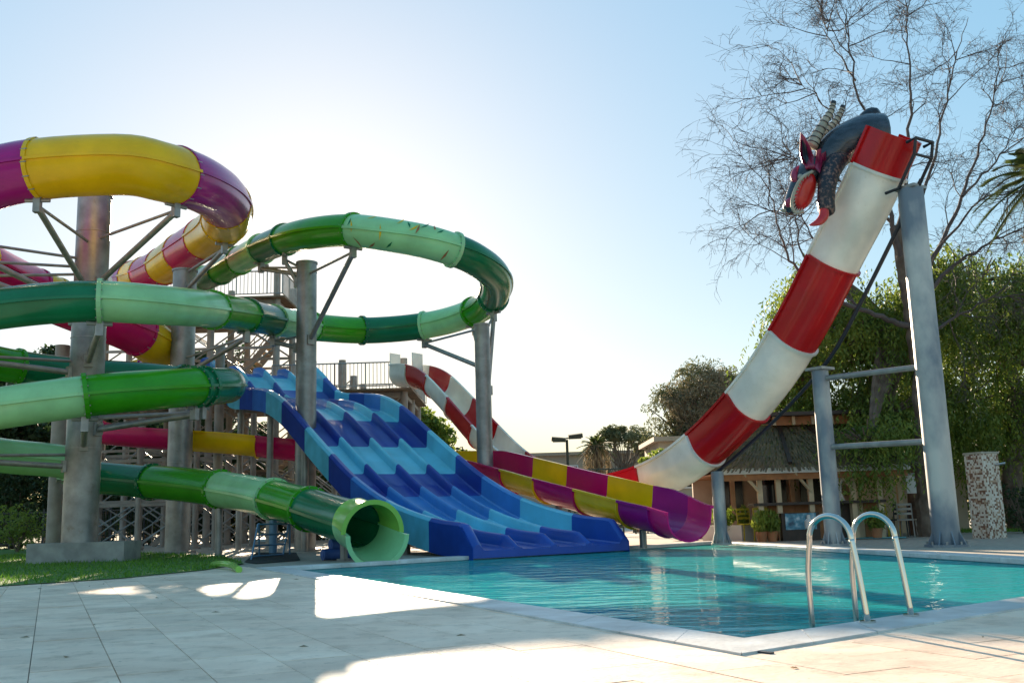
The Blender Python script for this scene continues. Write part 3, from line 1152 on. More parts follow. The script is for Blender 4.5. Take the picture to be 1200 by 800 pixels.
big_col('steel_column', 'slim grey column standing inside the green ring behind the tube outlet', PCc, 0.325, D(358, 309, 31).z, armC)
PD = D(569, 560, 31.6); PD.z = 0
armD = [(GP, gc[10], TR + 0.02, 1.6), (GP, gc[9], TR + 0.02, 1.6), (GP, gc[8], TR + 0.02, 2.6)]
big_col('steel_column', 'slim grey column rising behind the blue lanes to carry the far bend of the green ring', PD, 0.255, D(569, 381, 31.6).z, armD)
for px_, Y_, r_ in ((66, 31.5, 0.22), (255, 36, 0.17)):
    q = D(px_, 560, Y_); q.z = 0
    root = thing('steel_column', 'thin post behind the thickest column' if px_ < 100 else 'thin post beside the column next to the tower', 'column', (q.x, q.y, -0.03))
    part('pipe', MB().cyl((q.x, q.y, -0.03), (q.x, q.y, D(px_, 405, Y_).z), r_, n=18), 'tower_steel', root, smooth=True)
    part('base_flange', MB().cyl((q.x, q.y, -0.03), (q.x, q.y, 0.05), r_ * 1.6, n=18), 'tower_steel', root)

# ------------------------------------------------------------------ starting tower
TX = lambda px, Y: (px - 600) / FPX * Y
tower = thing('slide_tower', 'steel slide tower with two platforms, railings, braces and zigzag stairs', 'tower', (-11.5, 44, -0.03))
ZL_, ZU_ = 6.15, 10.3
xs = [-18.5, -15.6, -12.8, -10.0, -7.2, -4.6]
ysr = [41.6, 44.6, 47.4]
for ix, x in enumerate(xs):
    for y in ysr:
        hi = ZU_ + 1.1 if x < -9.5 else ZL_ + (1.15 if y > 42 else 1.4)
        part('post', MB().cyl((x, y, -0.03), (x, y, hi), 0.15, n=12), 'tower_steel', tower, smooth=True)
        part('foot_plate', MB().cyl((x, y, -0.03), (x, y, 0.05), 0.26, n=12), 'tower_steel', tower)
lv = [1.9, 4.0, ZL_ - 0.15]
for y in ysr:
    for i in range(len(xs) - 1):
        for z in lv + ([8.2, ZU_ - 0.15] if xs[i + 1] < -9.5 else []):
            hb_ = 0.24 if z in (lv[2], ZU_ - 0.15) else 0.11
            part('beam', MB().beam((xs[i] + 0.14, y, z), (xs[i + 1] - 0.14, y, z), 0.10, hb_), 'tower_steel', tower)
        lo_z = [0.15, 1.9, 4.0] + ([ZL_ + 0.1, 8.2] if xs[i + 1] < -9.5 else [])
        for j, z in enumerate(lo_z):
            zt = (lv + [8.2, ZU_ - 0.15])[j]
            if True:
                mb = MB().cyl((xs[i], y, z), (xs[i + 1], y, zt), 0.035, n=6).cyl((xs[i], y + 0.03, zt), (xs[i + 1], y + 0.03, z), 0.035, n=6)
                part('cross_brace', mb, 'galv', tower)
for x in xs:
    for j in range(len(ysr) - 1):
        for z in lv + ([ZU_ - 0.15] if x < -9.5 else []):
            part('beam', MB().beam((x, ysr[j] + 0.14, z), (x, ysr[j + 1] - 0.14, z), 0.10, 0.15), 'tower_steel', tower)
# extra front trestle under the tubes and the trough
for x in (-16.8, -14.6, -12.4, -10.2, -8.0):
    part('post', MB().cyl((x, 38.9, -0.03), (x, 38.9, 5.2 if x < -9 else 3.6), 0.12, n=12), 'tower_steel', tower, smooth=True)
    part('foot_plate', MB().cyl((x, 38.9, -0.03), (x, 38.9, 0.05), 0.22, n=12), 'tower_steel', tower)
    for z in (1.7, 3.4):
        part('beam', MB().beam((x, 39.0, z), (x, 41.5, z), 0.08, 0.12), 'tower_steel', tower)
for i in range(4):
    xa_, xb_ = -16.8 + 2.2 * i, -14.6 + 2.2 * i
    for z in (1.7, 3.4):
        part('beam', MB().beam((xa_ + 0.1, 38.9, z), (xb_ - 0.1, 38.9, z), 0.08, 0.12), 'tower_steel', tower)
        mb = MB().cyl((xa_, 38.9, z - 1.6), (xb_, 38.9, z), 0.03, n=6).cyl((xa_, 38.93, z), (xb_, 38.93, z - 1.6), 0.03, n=6)
        part('cross_brace', mb, 'galv', tower)
# plank decks
for k in range(34):
    y = 40.9 + k * 0.2
    part('deck_plank', MB().box((-11.5, y, ZL_ + 0.02), (14.6, 0.18, 0.07)), 'tower_wood', tower)
    if y > 41.2:
        part('deck_plank', MB().box((-14.2, y, ZU_ + 0.02), (9.2, 0.18, 0.07)), 'tower_wood', tower)


def railing(a, b, h=1.1, root=tower):
    a, b = Vector(a), Vector(b)
    L = (b - a).length
    mb = MB()
    U = Vector((0, 0, 1))
    mb.cyl(a + U * h, b + U * h, 0.032, n=6).cyl(a + U * 0.12, b + U * 0.12, 0.025, n=6)
    n = int(L / 0.16)
    for k in range(n + 1):
        p = a.lerp(b, k / n)
        mb.cyl(p + U * 0.1, p + U * h, 0.016 if k % 8 else 0.03, n=5, cap=False)
    part('railing', mb, 'galv', root)


railing((-10.0, 40.9, ZL_ + 0.05), (-7.4, 40.9, ZL_ + 0.05))
railing((-7.4, 40.9, ZL_ + 0.05), (-5.0, 40.9, ZL_ + 0.05))
railing((-4.25, 42.0, ZL_ + 0.05), (-4.25, 47.5, ZL_ + 0.05))
railing((-18.8, 47.6, ZL_ + 0.05), (-4.2, 47.6, ZL_ + 0.05))
railing((-18.8, 41.1, ZL_ + 0.05), (-14.2, 41.1, ZL_ + 0.05))
railing((-15.6, 41.3, ZU_ + 0.05), (-9.7, 41.3, ZU_ + 0.05))
railing((-9.7, 41.3, ZU_ + 0.05), (-9.7, 47.5, ZU_ + 0.05))
railing((-18.8, 47.5, ZU_ + 0.05), (-9.7, 47.5, ZU_ + 0.05))


def stairs(a, b, wd, n, root=tower):
    """flight from a (low) to b (high), treads across y"""
    a, b = Vector(a), Vector(b)
    d = (b - a)
    for s_ in (-wd / 2, wd / 2):
        o_ = Vector((0, s_, 0))
        part('stringer', MB().beam(a + o_, b + o_, 0.06, 0.26), 'tower_steel', root)
        mb = MB().cyl(a + o_ + Vector((0, 0, 1.0)), b + o_ + Vector((0, 0, 1.0)), 0.03, n=6)
        for k in range(5):
            q = a + o_ + d * (k / 4)
            mb.cyl(q, q + Vector((0, 0, 1.0)), 0.022, n=6)
        part('handrail', mb, 'galv', root)
    me = None
    for k in range(n):
        q = a + d * ((k + 0.5) / n) + Vector((0, 0, 0.08))
        part('tread', MB().box(q, (0.30, wd - 0.05, 0.05)), 'cream_wood', root)


stairs((-13.6, 45.9, ZL_ + 0.1), (-10.2, 45.9, ZU_), 1.3, 18)
stairs((-6.6, 43.1, 0.0), (-10.4, 43.1, 3.1), 1.3, 16)
stairs((-11.2, 45.6, 3.1), (-7.4, 45.6, ZL_), 1.3, 16)
part('landing', MB().box((-10.9, 44.4, 3.05), (1.2, 4.0, 0.08)), 'tower_wood', tower)
stairs((-16.5, 46.3, 0.0), (-12.5, 46.3, 3.6), 1.2, 16)
# start tank of the purple tube on the upper platform
part('start_tank', MB().box((TX(138, 41.6), 42.3, ZU_ + 0.55), (1.5, 1.6, 1.5)), 'white_gel', tower)

# ------------------------------------------------------------------ dragon head on the arm's end
dr_b = tp
dragon = thing('dragon_head', 'dark dragon head sculpture with ringed horns and open red mouth on the slide end', 'sculpture', tuple(tp - tup * 0.6))
DY = 20.75


def dp(px, py, dy=0.0):
    return D(px, py, DY + dy)


def spl(pts, n=5):
    return [catmull(pts, k / n) for k in range(n * (len(pts) - 1) + 1)]


def lofted(pts, rad, n=14, sq=None, sub=5):
    P = [Vector(p) for p in pts]
    Q = spl(P, sub)
    Rr = spl([Vector((r, 0, 0)) for r in rad], sub)
    S_ = [x.x for x in spl([Vector((r, 0, 0)) for r in (sq or [1] * len(pts))], sub)]
    return MB().tube(Q, [max(0.005, r.x) for r in Rr], n=n, sq=S_)


# hood that flares out of the open slide end, hump, and neck
mb = lofted([dp(1034, 160), dp(1018, 161), dp(1000, 166), dp(984, 173), dp(972, 187), dp(966, 202)], [0.50, 0.52, 0.48, 0.42, 0.37, 0.30], n=18)
part('neck', mb, 'dragon_skin', dragon, smooth='all')
mb = lofted([dp(1030, 131, -0.1), dp(1022, 136), dp(1010, 146), dp(1004, 172), dp(998, 190)], [0.10, 0.20, 0.16, 0.14, 0.05], n=10)
part('neck_crest', mb, 'dark_pipe', dragon, smooth='all')
# spotted throat and lower jaw hanging to the right
mb = lofted([dp(988, 184, -0.1), dp(979, 190, -0.2), dp(972, 204, -0.3), dp(969, 220, -0.4), dp(968, 236, -0.4), dp(969, 248, -0.4), dp(969, 253, -0.4)], [0.16, 0.24, 0.22, 0.19, 0.18, 0.17, 0.07], n=14)
jaw = part('lower_jaw', mb, 'dragon_spot', dragon, smooth='all')
mb = lofted([dp(966, 247, -0.55), dp(965, 254, -0.6), dp(960, 260, -0.66), dp(953, 263, -0.7), dp(948, 264, -0.72)], [0.10, 0.10, 0.085, 0.05, 0.01], n=8, sq=[1, 1, .6, .5, .5])
part('tongue', mb, 'dragon_red', jaw, smooth='all')
# skull and upper jaw, mouth open towards the viewer's right
mb = lofted([dp(968, 190), dp(957, 198), dp(946, 208), dp(937, 222), dp(930, 236), dp(925, 246), dp(923, 250)], [0.20, 0.32, 0.30, 0.25, 0.20, 0.15, 0.04], n=16)
skull = part('upper_jaw', mb, 'dragon_skin', dragon, smooth='all')
mb = lofted([dp(952, 204, -0.20), dp(947, 212, -0.19), dp(942, 225, -0.13), dp(938, 238, -0.10), dp(936, 246, -0.06)], [0.07, 0.20, 0.23, 0.19, 0.07], n=14, sq=[1, 0.8, .75, .8, 1])
part('mouth_interior', mb, 'dragon_red', skull, smooth='all')
# pale gum line with teeth round the mouth
gum = [dp(952, 201, -0.40), dp(940, 208, -0.44), dp(932, 222, -0.40), dp(928, 238, -0.35), dp(932, 249, -0.32), dp(942, 248, -0.34)]
mb = MB().tube(spl(gum, 5), 0.035, n=8)
part('gum', mb, 'bone', skull, smooth='all')
for k in range(14):
    q = catmull(gum, 0.3 + k * 0.34)
    inw = (dp(942, 226, -0.3) - q).normalized()
    part('tooth', MB().cyl(q - inw * 0.01, q + inw * 0.10 - Vector((0, 0.03, 0)), 0.028, 0.004, n=6), 'bone', skull, smooth='all')
# nose, eye, brow
part('nostril', lofted([dp(928, 232, -0.1), dp(925, 238, -0.12), dp(923, 243, -0.1)], [0.05, 0.10, 0.04], n=10), 'dragon_pink', skull, smooth='all')
part('nose_horn', lofted([dp(925, 244, 0), dp(920, 246, 0), dp(914, 247, 0)], [0.09, 0.06, 0.01], n=8), 'bone', skull, smooth='all')
part('brow', lofted([dp(936, 216, -0.15), dp(931, 209, -0.12), dp(934, 199, -0.05), dp(942, 195, 0.0)], [0.04, 0.085, 0.08, 0.03], n=10), 'dragon_pink', skull, smooth='all')
part('eye', lofted([dp(938, 207, -0.28), dp(938, 207, -0.34), dp(938, 207, -0.38)], [0.06, 0.05, 0.01], n=10), 'bone', skull, smooth='all')
part('mane_knot', lofted([dp(944, 197, -0.3), dp(951, 195, -0.36), dp(957, 198, -0.3)], [0.03, 0.06, 0.03], n=10), 'dragon_pink', skull, smooth='all')


def ear(outline, cen, dy, th, name='ear'):
    mb = MB()
    f_ = [dp(x, y, dy) for x, y in outline]
    c = dp(cen[0], cen[1], dy + th)
    bk = [q + Vector((0.01, 0.05, 0)) for q in f_]
    n = len(f_)
    mb.add(f_ + bk + [c, c + Vector((0.01, 0.06, 0))], [(i, (i + 1) % n, 2 * n) for i in range(n)] +
           [((i + 1) % n + n, i + n, 2 * n + 1) for i in range(n)] + [(i, i + n, (i + 1) % n + n, (i + 1) % n) for i in range(n)])
    return mb


e1 = part('ear', ear([(938, 155), (943, 160), (950, 173), (954, 184), (953, 196), (946, 197), (940, 190), (937, 178)], (946, 182), -0.32, 0.10), 'dragon_pink', skull)
part('ear_hollow', ear([(940, 163), (945, 172), (948, 186), (945, 192), (941, 184)], (944, 180), -0.345, 0.06), 'dark_pipe', e1)
for k, ol in enumerate(([(955, 196), (957, 176), (962, 174), (963, 186), (961, 203)], [(961, 203), (963, 180), (968, 177), (968, 190), (965, 205)])):
    part('frill', ear(ol, (ol[0][0] + 4, 188), -0.40 + 0.03 * k, 0.08), 'dragon_pink', skull)
for k, pts in enumerate(([(951, 172), (958, 158), (967, 142), (974, 130), (977, 119)], [(958, 168), (968, 155), (977, 145), (984, 134), (988, 124)])):
    dy = -0.1 + 0.45 * k
    P = [dp(x, y, dy) for x, y in pts]
    rr = [0.135, 0.115, 0.09, 0.065, 0.05] if k == 0 else [0.115, 0.095, 0.075, 0.055, 0.045]
    hn = part('horn', lofted(P, rr, n=12), 'bone', skull, smooth='all')
    for j in range(9):
        t = 0.25 + j * 0.4
        a, b = catmull(P, t - 0.03), catmull(P, t + 0.03)
        i_ = int(t)
        r_ = rr[i_] + (rr[min(i_ + 1, 4)] - rr[i_]) * (t - i_)
        part('horn_ring', MB().cyl(a, b, r_ + 0.014, n=12), 'dragon_spot', hn, smooth=True)
    part('horn_tip', MB().tube([catmull(P, 3.7), P[-1], P[-1] + (P[-1] - catmull(P, 3.8)) * 0.3], [rr[4] + 0.012, rr[4] + 0.01, 0.02], n=10), 'dark_pipe', hn, smooth=True)

# ------------------------------------------------------------------ trees


def leaf_cloud(mb, c, rad, count, size, aspect=0.5, droop=0.0, shell=0.5, up=0.3):
    for _ in range(count):
        while True:
            d = Vector((random.uniform(-1, 1), random.uniform(-1, 1), random.uniform(-1, 1)))
            if 0.02 < d.length < 1:
                break
        l_ = d.length
        d = d / l_ * (l_ ** shell)
        p = c + Vector((d.x * rad[0], d.y * rad[1], d.z * rad[2]))
        a = Vector((random.gauss(0, 1), random.gauss(0, 1), random.gauss(0, 1) - droop)).normalized()
        b = a.cross(Vector((random.gauss(0, 1), random.gauss(0, 1), random.gauss(0, 1) + up))).normalized()
        s = size * random.uniform(0.6, 1.4)
        mb.add([p - a * s * 0.5, p + b * s * aspect * 0.5, p + a * s * 0.5, p - b * s * aspect * 0.5], [(0, 1, 2, 3)])


def leafy_tree(name, label, base, height, crown, leafmat, leaves, size, group=None, trunk_r=0.22, clumps=60, csize=0.75, aspect=0.5, gap=0.25, trunk_mat='bark'):
    """crown: list of (offset vec, (rx,ry,rz)); clumps of leaves on branch ends"""
    base = Vector(base)
    root = thing(name, label, 'tree', tuple(base), group)
    tmb = MB()
    top = base + Vector((0, 0, height * 0.62))
    tmb.tube([base - Vector((0, 0, 0.1)), base + Vector((0.1, 0, height * 0.2)), base + Vector((-0.05, 0.1, height * 0.42)), top],
             [trunk_r * 1.25, trunk_r, trunk_r * 0.8, trunk_r * 0.5], n=10)
    cm = MB()
    vol = sum(r[0] * r[1] * r[2] for _, r in crown)
    for off, r in crown:
        nc = max(3, int(clumps * r[0] * r[1] * r[2] / vol))
        for _ in range(nc):
            d = Vector((random.gauss(0, 1), random.gauss(0, 1), random.gauss(0, 1))).normalized() * random.uniform(0.45, 1.0)
            c = base + Vector(off) + Vector((d.x * r[0], d.y * r[1], d.z * r[2]))
            rs = csize * random.uniform(0.55, 1.25)
            leaf_cloud(cm, c, (rs, rs, rs * 0.65), max(4, int(leaves / clumps)), size, aspect)
            st = base + Vector((0, 0, height * random.uniform(0.3, 0.6)))
            mid_ = (st + c) / 2 + Vector((random.gauss(0, 0.2), random.gauss(0, 0.2), -0.2))
            tmb.tube([st, mid_, c], [trunk_r * 0.28, trunk_r * 0.16, 0.015], n=5, cap=False)
    part('trunk', tmb, trunk_mat, root, smooth=True)
    part('crown', cm, leafmat, root)
    return root


def at(px, Y, z=-0.03):
    p = D(px, 560, Y)
    return Vector((p.x, p.y, z))


def zat(px, py, Y):
    return D(px, py, Y).z


# weeping pepper trees behind the bar
def pepper_tree(label, base, blobs, strands, lean, group):
    root = thing('pepper_tree', label, 'tree', tuple(base), group)
    tm = MB()
    tm.tube(spl(lean, 4), [0.34 - 0.2 * k / (4 * (len(lean) - 1)) for k in range(4 * (len(lean) - 1) + 1)], n=12)
    cm = MB()
    tot = sum(b[1][0] * b[1][2] for b in blobs)
    for c, r in blobs:
        c = Vector(c)
        n = int(strands * r[0] * r[2] / tot)
        for k in range(9):
            d = Vector((random.gauss(0, 1), random.gauss(0, 1), abs(random.gauss(0, 1)) * 0.6)).normalized()
            e = c + Vector((d.x * r[0], d.y * r[1], d.z * r[2])) * 0.9
            st = lean[-1].lerp(lean[-2], random.random())
            tm.tube(spl([st, st.lerp(c, 0.5) + Vector((0, 0, 0.5)), c, e], 3), [0.11 - 0.095 * q / 9 for q in range(10)], n=6, cap=False)
        # strands start at clustered heads so that gaps open between clumps
        heads = []
        for _ in range(max(6, n // 14)):
            d = Vector((random.gauss(0, 1), random.gauss(0, 1), random.gauss(0.35, 0.8))).normalized() * random.uniform(0.5, 1)
            heads.append(c + Vector((d.x * r[0], d.y * r[1], d.z * r[2])))
        for _ in range(n):
            h = random.choice(heads)
            p = h + Vector((random.gauss(0, 0.30), random.gauss(0, 0.30), random.gauss(0, 0.22)))
            L = random.uniform(0.5, 1.7)
            k = int(L / 0.085)
            dx = Vector((random.gauss(0, 0.18), random.gauss(0, 0.18), 0))
            for j in range(k):
                u = j / k
                q = p + dx * math.sqrt(u) * 1.6 - Vector((0, 0, L * u * (0.35 + 0.65 * u)))
                a = Vector((random.gauss(0, 0.7), random.gauss(0, 0.7), -0.9)).normalized()
                b = a.cross(Vector((random.gauss(0, 1), random.gauss(0, 1), 0.2))).normalized()
                s = random.uniform(0.09, 0.19)
                cm.add([q, q + a * s * 0.5 + b * s * 0.17, q + a * s, q + a * s * 0.5 - b * s * 0.17], [(0, 1, 2, 3)])
    part('trunk', tm, 'bark', root, smooth=True)
    part('crown', cm, 'leaf_pepper', root)
    return root


def blob(px, py, Y, rpx, rpy, ry=1.6):
    return (D(px, py, Y), (rpx / FPX * Y, ry, rpy / FPX * Y))


PT = at(1074, 28.2)
pepper_tree('weeping pepper tree leaning behind the bar with a pale box on its trunk', PT,
            [blob(1010, 400, 28.4, 60, 70), blob(940, 380, 29.5, 45, 55), blob(1080, 380, 29, 60, 70), blob(1000, 490, 29.3, 70, 50), blob(915, 455, 30.5, 38, 60),
             blob(1070, 480, 30, 60, 60), blob(1018, 512, 26.1, 36, 34, 0.7), blob(1045, 480, 27.5, 40, 36, 1.0), blob(930, 470, 31.5, 45, 50), blob(955, 330, 29.3, 30, 28), blob(1100, 320, 29, 40, 32)],
            6600, [PT, D(1076, 560, 28.2), D(1080, 500, 28.2), D(1072, 430, 28.4), D(1040, 375, 28.8)], 'pepper trees')
PT2 = at(1188, 30)
pepper_tree('weeping pepper tree standing behind the mosaic pillar', PT2,
            [blob(1160, 400, 30, 65, 75), blob(1215, 360, 30, 60, 75), blob(1170, 500, 31, 65, 60), blob(1235, 480, 30, 60, 70), blob(1125, 470, 30, 40, 60), blob(1150, 330, 30.5, 45, 30)],
            4200, [PT2, D(1186, 560, 30), D(1192, 480, 30), D(1180, 420, 30.2), D(1170, 385, 30.5)], 'pepper trees')

# big bare tree
BY = 26.6
bt_b = at(1083, BY)
bare = thing('bare_tree', 'tall leafless tree with fine drooping twigs above the pepper trees', 'tree', tuple(bt_b))
limbs = [
    ([(1086, 590), (1082, 500), (1076, 420), (1066, 360), (1058, 310), (1050, 268)], 0.30, 0.17),
    ([(1068, 383), (1040, 374), (1006, 362), (960, 345), (922, 318), (902, 282), (890, 245), (880, 205)], 0.14, 0.015),
    ([(1058, 310), (1046, 262), (1034, 210), (1018, 150), (1003, 95), (992, 45), (990, 10)], 0.13, 0.012),
    ([(1052, 275), (1060, 220), (1066, 160), (1068, 100), (1064, 40), (1060, -10)], 0.13, 0.012),
    ([(1060, 300), (1078, 240), (1096, 180), (1108, 120), (1120, 70), (1135, 20)], 0.11, 0.012),
    ([(1070, 350), (1100, 290), (1128, 230), (1148, 170), (1166, 110), (1174, 40)], 0.13, 0.012),
    ([(1072, 360), (1110, 318), (1150, 290), (1190, 272), (1235, 262)], 0.11, 0.014),
    ([(1076, 400), (1120, 372), (1165, 350), (1215, 345)], 0.09, 0.014),
    ([(1128, 230), (1165, 190), (1200, 160), (1235, 120)], 0.06, 0.01),
    ([(1034, 210), (1005, 170), (975, 140), (945, 112), (918, 92)], 0.07, 0.008),
    ([(1046, 262), (1005, 225), (960, 205), (925, 190), (900, 180)], 0.07, 0.008),
    ([(960, 345), (930, 300), (918, 250), (912, 200), (925, 150)], 0.06, 0.008),
    ([(1003, 95), (975, 60), (960, 30), (955, 0)], 0.04, 0.008),
    ([(1006, 362), (970, 320), (945, 280), (925, 255), (895, 252), (872, 232)], 0.06, 0.008),
    ([(1100, 290), (1150, 235), (1190, 225), (1225, 200)], 0.06, 0.008)]
bm_t = MB()
bm_l = MB()
bm_w = MB()
rnd = random.Random(11)
twig_n = 0


def twig(p, d, L, r, lev):
    k = 5 if lev < 2 else 4
    pts = [p]
    q = p.copy()
    dd = d.copy()
    for i in range(k):
        dd = (dd + Vector((rnd.gauss(0, .22), rnd.gauss(0, .22), rnd.gauss(0.02 if lev < 2 else -0.10, .2)))).normalized()
        q = q + dd * (L / k)
        pts.append(q.copy())
    (bm_l if lev == 0 else bm_w).tube(pts, [max(0.0034, r * (1 - 0.75 * i / k)) for i in range(k + 1)], n=4 if lev == 0 else 3, cap=False)
    if lev < 3:
        nchild = (6, 5, 3)[lev]
        for c in range(nchild):
            i = rnd.randint(1, k)
            b = pts[i]
            tdir = (pts[i] - pts[i - 1]).normalized()
            nd = (tdir * 0.9 + Vector((rnd.gauss(0, .65), rnd.gauss(0, .65), rnd.gauss(0.05, .5)))).normalized()
            twig(b, nd, L * rnd.uniform(0.4, 0.68), max(0.0042, r * 0.55), lev + 1)


for k, (pts, r0, r1) in enumerate(limbs):
    Y0 = BY
    P = []
    sway = 0.0 if k == 0 else rnd.uniform(-2.4, 2.0)
    for j, (x, y) in enumerate(pts):
        x = x if x > 1000 else 1000 - (1000 - x) * 0.84
        P.append(D(x, y, Y0 + sway * (j / (len(pts) - 1))))
    if k == 0:
        P = [bt_b - Vector((0, 0, 0.1))] + P
    Q = spl(P, 5)
    for j in range(2, len(Q)):
        Q[j] = Q[j] + Vector((rnd.gauss(0, .03), rnd.gauss(0, .03), rnd.gauss(0, .03)))
    n = len(Q)
    (bm_t if k == 0 else bm_l).tube(Q, [(r0 + (r1 - r0) * (j / (n - 1)) ** 0.6) * (1 if k == 0 else 0.72) for j in range(n)], n=9, cap=False)
    if k == 0:
        continue
    for c in range(10):
        u = rnd.uniform(0.28, 1.0)
        i = min(n - 2, max(1, int(u * (n - 1))))
        t = (Q[i + 1] - Q[i - 1]).normalized()
        nd = (t * 0.7 + Vector((rnd.gauss(0, .6), rnd.gauss(0, .5), rnd.gauss(0.12, .5)))).normalized()
        twig(Q[i], nd, rnd.uniform(0.9, 2.0), 0.018, 0)
part('trunk', bm_t, 'bark', bare, smooth=True)
part('limb', bm_l, 'twig', bare, smooth=True)
part('twigs', bm_w, 'twig', bare)['kind'] = 'stuff'

# background trees
GB = 'trees beyond the park'


def crown_px(base, blobs, Y):
    out = []
    for px, py, rx, ry in blobs:
        out.append((D(px, py, Y) - base, (rx / FPX * Y, rx / FPX * Y * 0.8, ry / FPX * Y)))
    return out


def bg_tree(name, label, px, Y, blobs, lm, leaves, size, clumps, csize, tr=0.3, aspect=0.4):
    b = at(px, Y, -0.05)
    h = zat(px, min(y - ry for _, y, _, ry in blobs), Y)
    return leafy_tree(name, label, b, h, crown_px(b, blobs, Y), lm, leaves, size, GB, tr, clumps, csize, aspect)


bg_tree('pine_tree', 'large pine with brownish crown behind the red and white arm', 812, 48,
        [(820, 460, 40, 38), (785, 480, 28, 32), (850, 470, 28, 40), (800, 520, 40, 24), (855, 520, 30, 26)], 'leaf_pine', 26000, 0.17, 210, 0.62, 0.35, 0.3)
bg_tree('bare_brown_tree', 'brown twiggy tree with its top among the pine crown', 838, 47,
        [(838, 455, 26, 30), (815, 475, 30, 36), (855, 480, 20, 40), (830, 510, 30, 30)], 'leaf_brown', 16000, 0.20, 150, 0.6, 0.25, 0.14)
bg_tree('pine_tree', 'small umbrella pine beside the palm above the flat roofed building', 728, 62,
        [(730, 508, 26, 9), (712, 514, 16, 8), (748, 518, 18, 10)], 'leaf_pine', 6000, 0.22, 45, 0.55, 0.2, 0.3)
bg_tree('pine_tree', 'distant pine showing just behind the palm', 775, 66,
        [(770, 528, 24, 14), (790, 530, 18, 14)], 'leaf_pine', 4000, 0.32, 40, 0.7, 0.2, 0.3)
bg_tree('leafy_tree', 'bright green shrub tree by the foot of the red and white arm', 775, 40,
        [(768, 548, 14, 16), (782, 540, 10, 14)], 'leaf_lime', 3000, 0.18, 40, 0.35, 0.1, 0.5)
LBT = [(-40, 52, [(-40, 480, 60, 60), (0, 520, 60, 60)], 'dense dark tree behind the lawn at the open end of the fence'),
       (62, 60, [(62, 440, 20, 28), (58, 480, 30, 40), (66, 412, 8, 14), (60, 530, 40, 50)], 'spiky conifer rising behind the thickest column'),
       (10, 58, [(8, 460, 18, 26), (15, 520, 40, 50)], 'rounded dark tree beside the conifer behind the tower'),
       (120, 55, [(122, 520, 36, 50), (110, 570, 40, 40)], 'dark evergreen filling the gap beside the tower posts'),
       (175, 58, [(172, 530, 44, 44), (190, 575, 40, 40)], 'dark evergreen behind the lower purple trough'),
       (262, 60, [(250, 440, 30, 40), (275, 430, 22, 36), (240, 520, 40, 50), (285, 540, 40, 50)], 'tall leafy tree seen through the tower stairs'),
       (345, 62, [(345, 560, 40, 45), (310, 580, 40, 40)], 'leafy tree behind the tower under the lower platform'),
       (430, 62, [(425, 530, 36, 50), (400, 585, 40, 36), (455, 570, 36, 40)], 'leafy tree behind the tower next to the red slide start'),
       (500, 60, [(500, 520, 26, 36), (520, 560, 40, 36), (485, 490, 16, 30)], 'thin tree behind the start of the red and white slide')]
for px, Y, bl, lab in LBT:
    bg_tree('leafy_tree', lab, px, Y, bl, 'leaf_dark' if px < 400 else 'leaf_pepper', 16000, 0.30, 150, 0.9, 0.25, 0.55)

# clipped shrubs along the fence at the left and behind the bar at the right


def shrub(label, c, r, lm, leaves, size=0.13, group='shrubs'):
    c = Vector(c)
    root = thing('shrub', label, 'shrub', (c.x, c.y, -0.03), group)
    mb = MB()
    for k in range(5):
        a = random.uniform(0, 6.28)
        mb.tube([c + Vector((0, 0, -c.z - 0.03)), c + Vector((math.cos(a) * r[0] * .5, math.sin(a) * r[1] * .5, r[2] * 0.3))], [0.05, 0.015], n=5, cap=False)
    part('stem', mb, 'bark', root)
    cm = MB()
    for _ in range(26):
        d = Vector((random.gauss(0, 1), random.gauss(0, 1), random.gauss(0, 1))).normalized() * random.uniform(0.4, 0.95)
        leaf_cloud(cm, c + Vector((d.x * r[0], d.y * r[1], d.z * r[2])), (r[0] * .38, r[1] * .38, r[2] * .38), leaves // 26, size, 0.5)
    part('foliage', cm, lm, root)


for k in range(14):
    x = -31 + k * 2.1
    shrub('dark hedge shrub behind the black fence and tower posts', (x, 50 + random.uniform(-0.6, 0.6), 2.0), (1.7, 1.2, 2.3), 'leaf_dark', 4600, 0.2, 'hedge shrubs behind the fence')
for k in range(7):
    px = 1000 + k * 38
    Y = 34.5
    c = D(px, 560, Y)
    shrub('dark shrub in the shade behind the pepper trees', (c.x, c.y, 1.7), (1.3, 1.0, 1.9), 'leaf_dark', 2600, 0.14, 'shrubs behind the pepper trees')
shrub('low sunlit shrub beside the lawn fence', (at(25, 41).x, 41, 1.0), (1.1, 0.8, 0.9), 'leaf_lime', 1800, 0.12)
shrub('low green bush at the foot of the mosaic pillar', (at(1195, 27).x, 27, 0.7), (0.8, 0.7, 0.7), 'leaf_dark', 1500, 0.1)

# far woods closing the horizon
mb = MB()
for k in range(900):
    x = random.uniform(-210, 210)
    y = random.uniform(150, 185)
    leaf_cloud(mb, Vector((x, y, random.uniform(0.5, 6.5))), (4.5, 3, 2.6), 30, 1.4, 0.6)
struct('far_woods', mb, 'leaf_dark', kind='stuff', label='low line of distant trees')

# palms


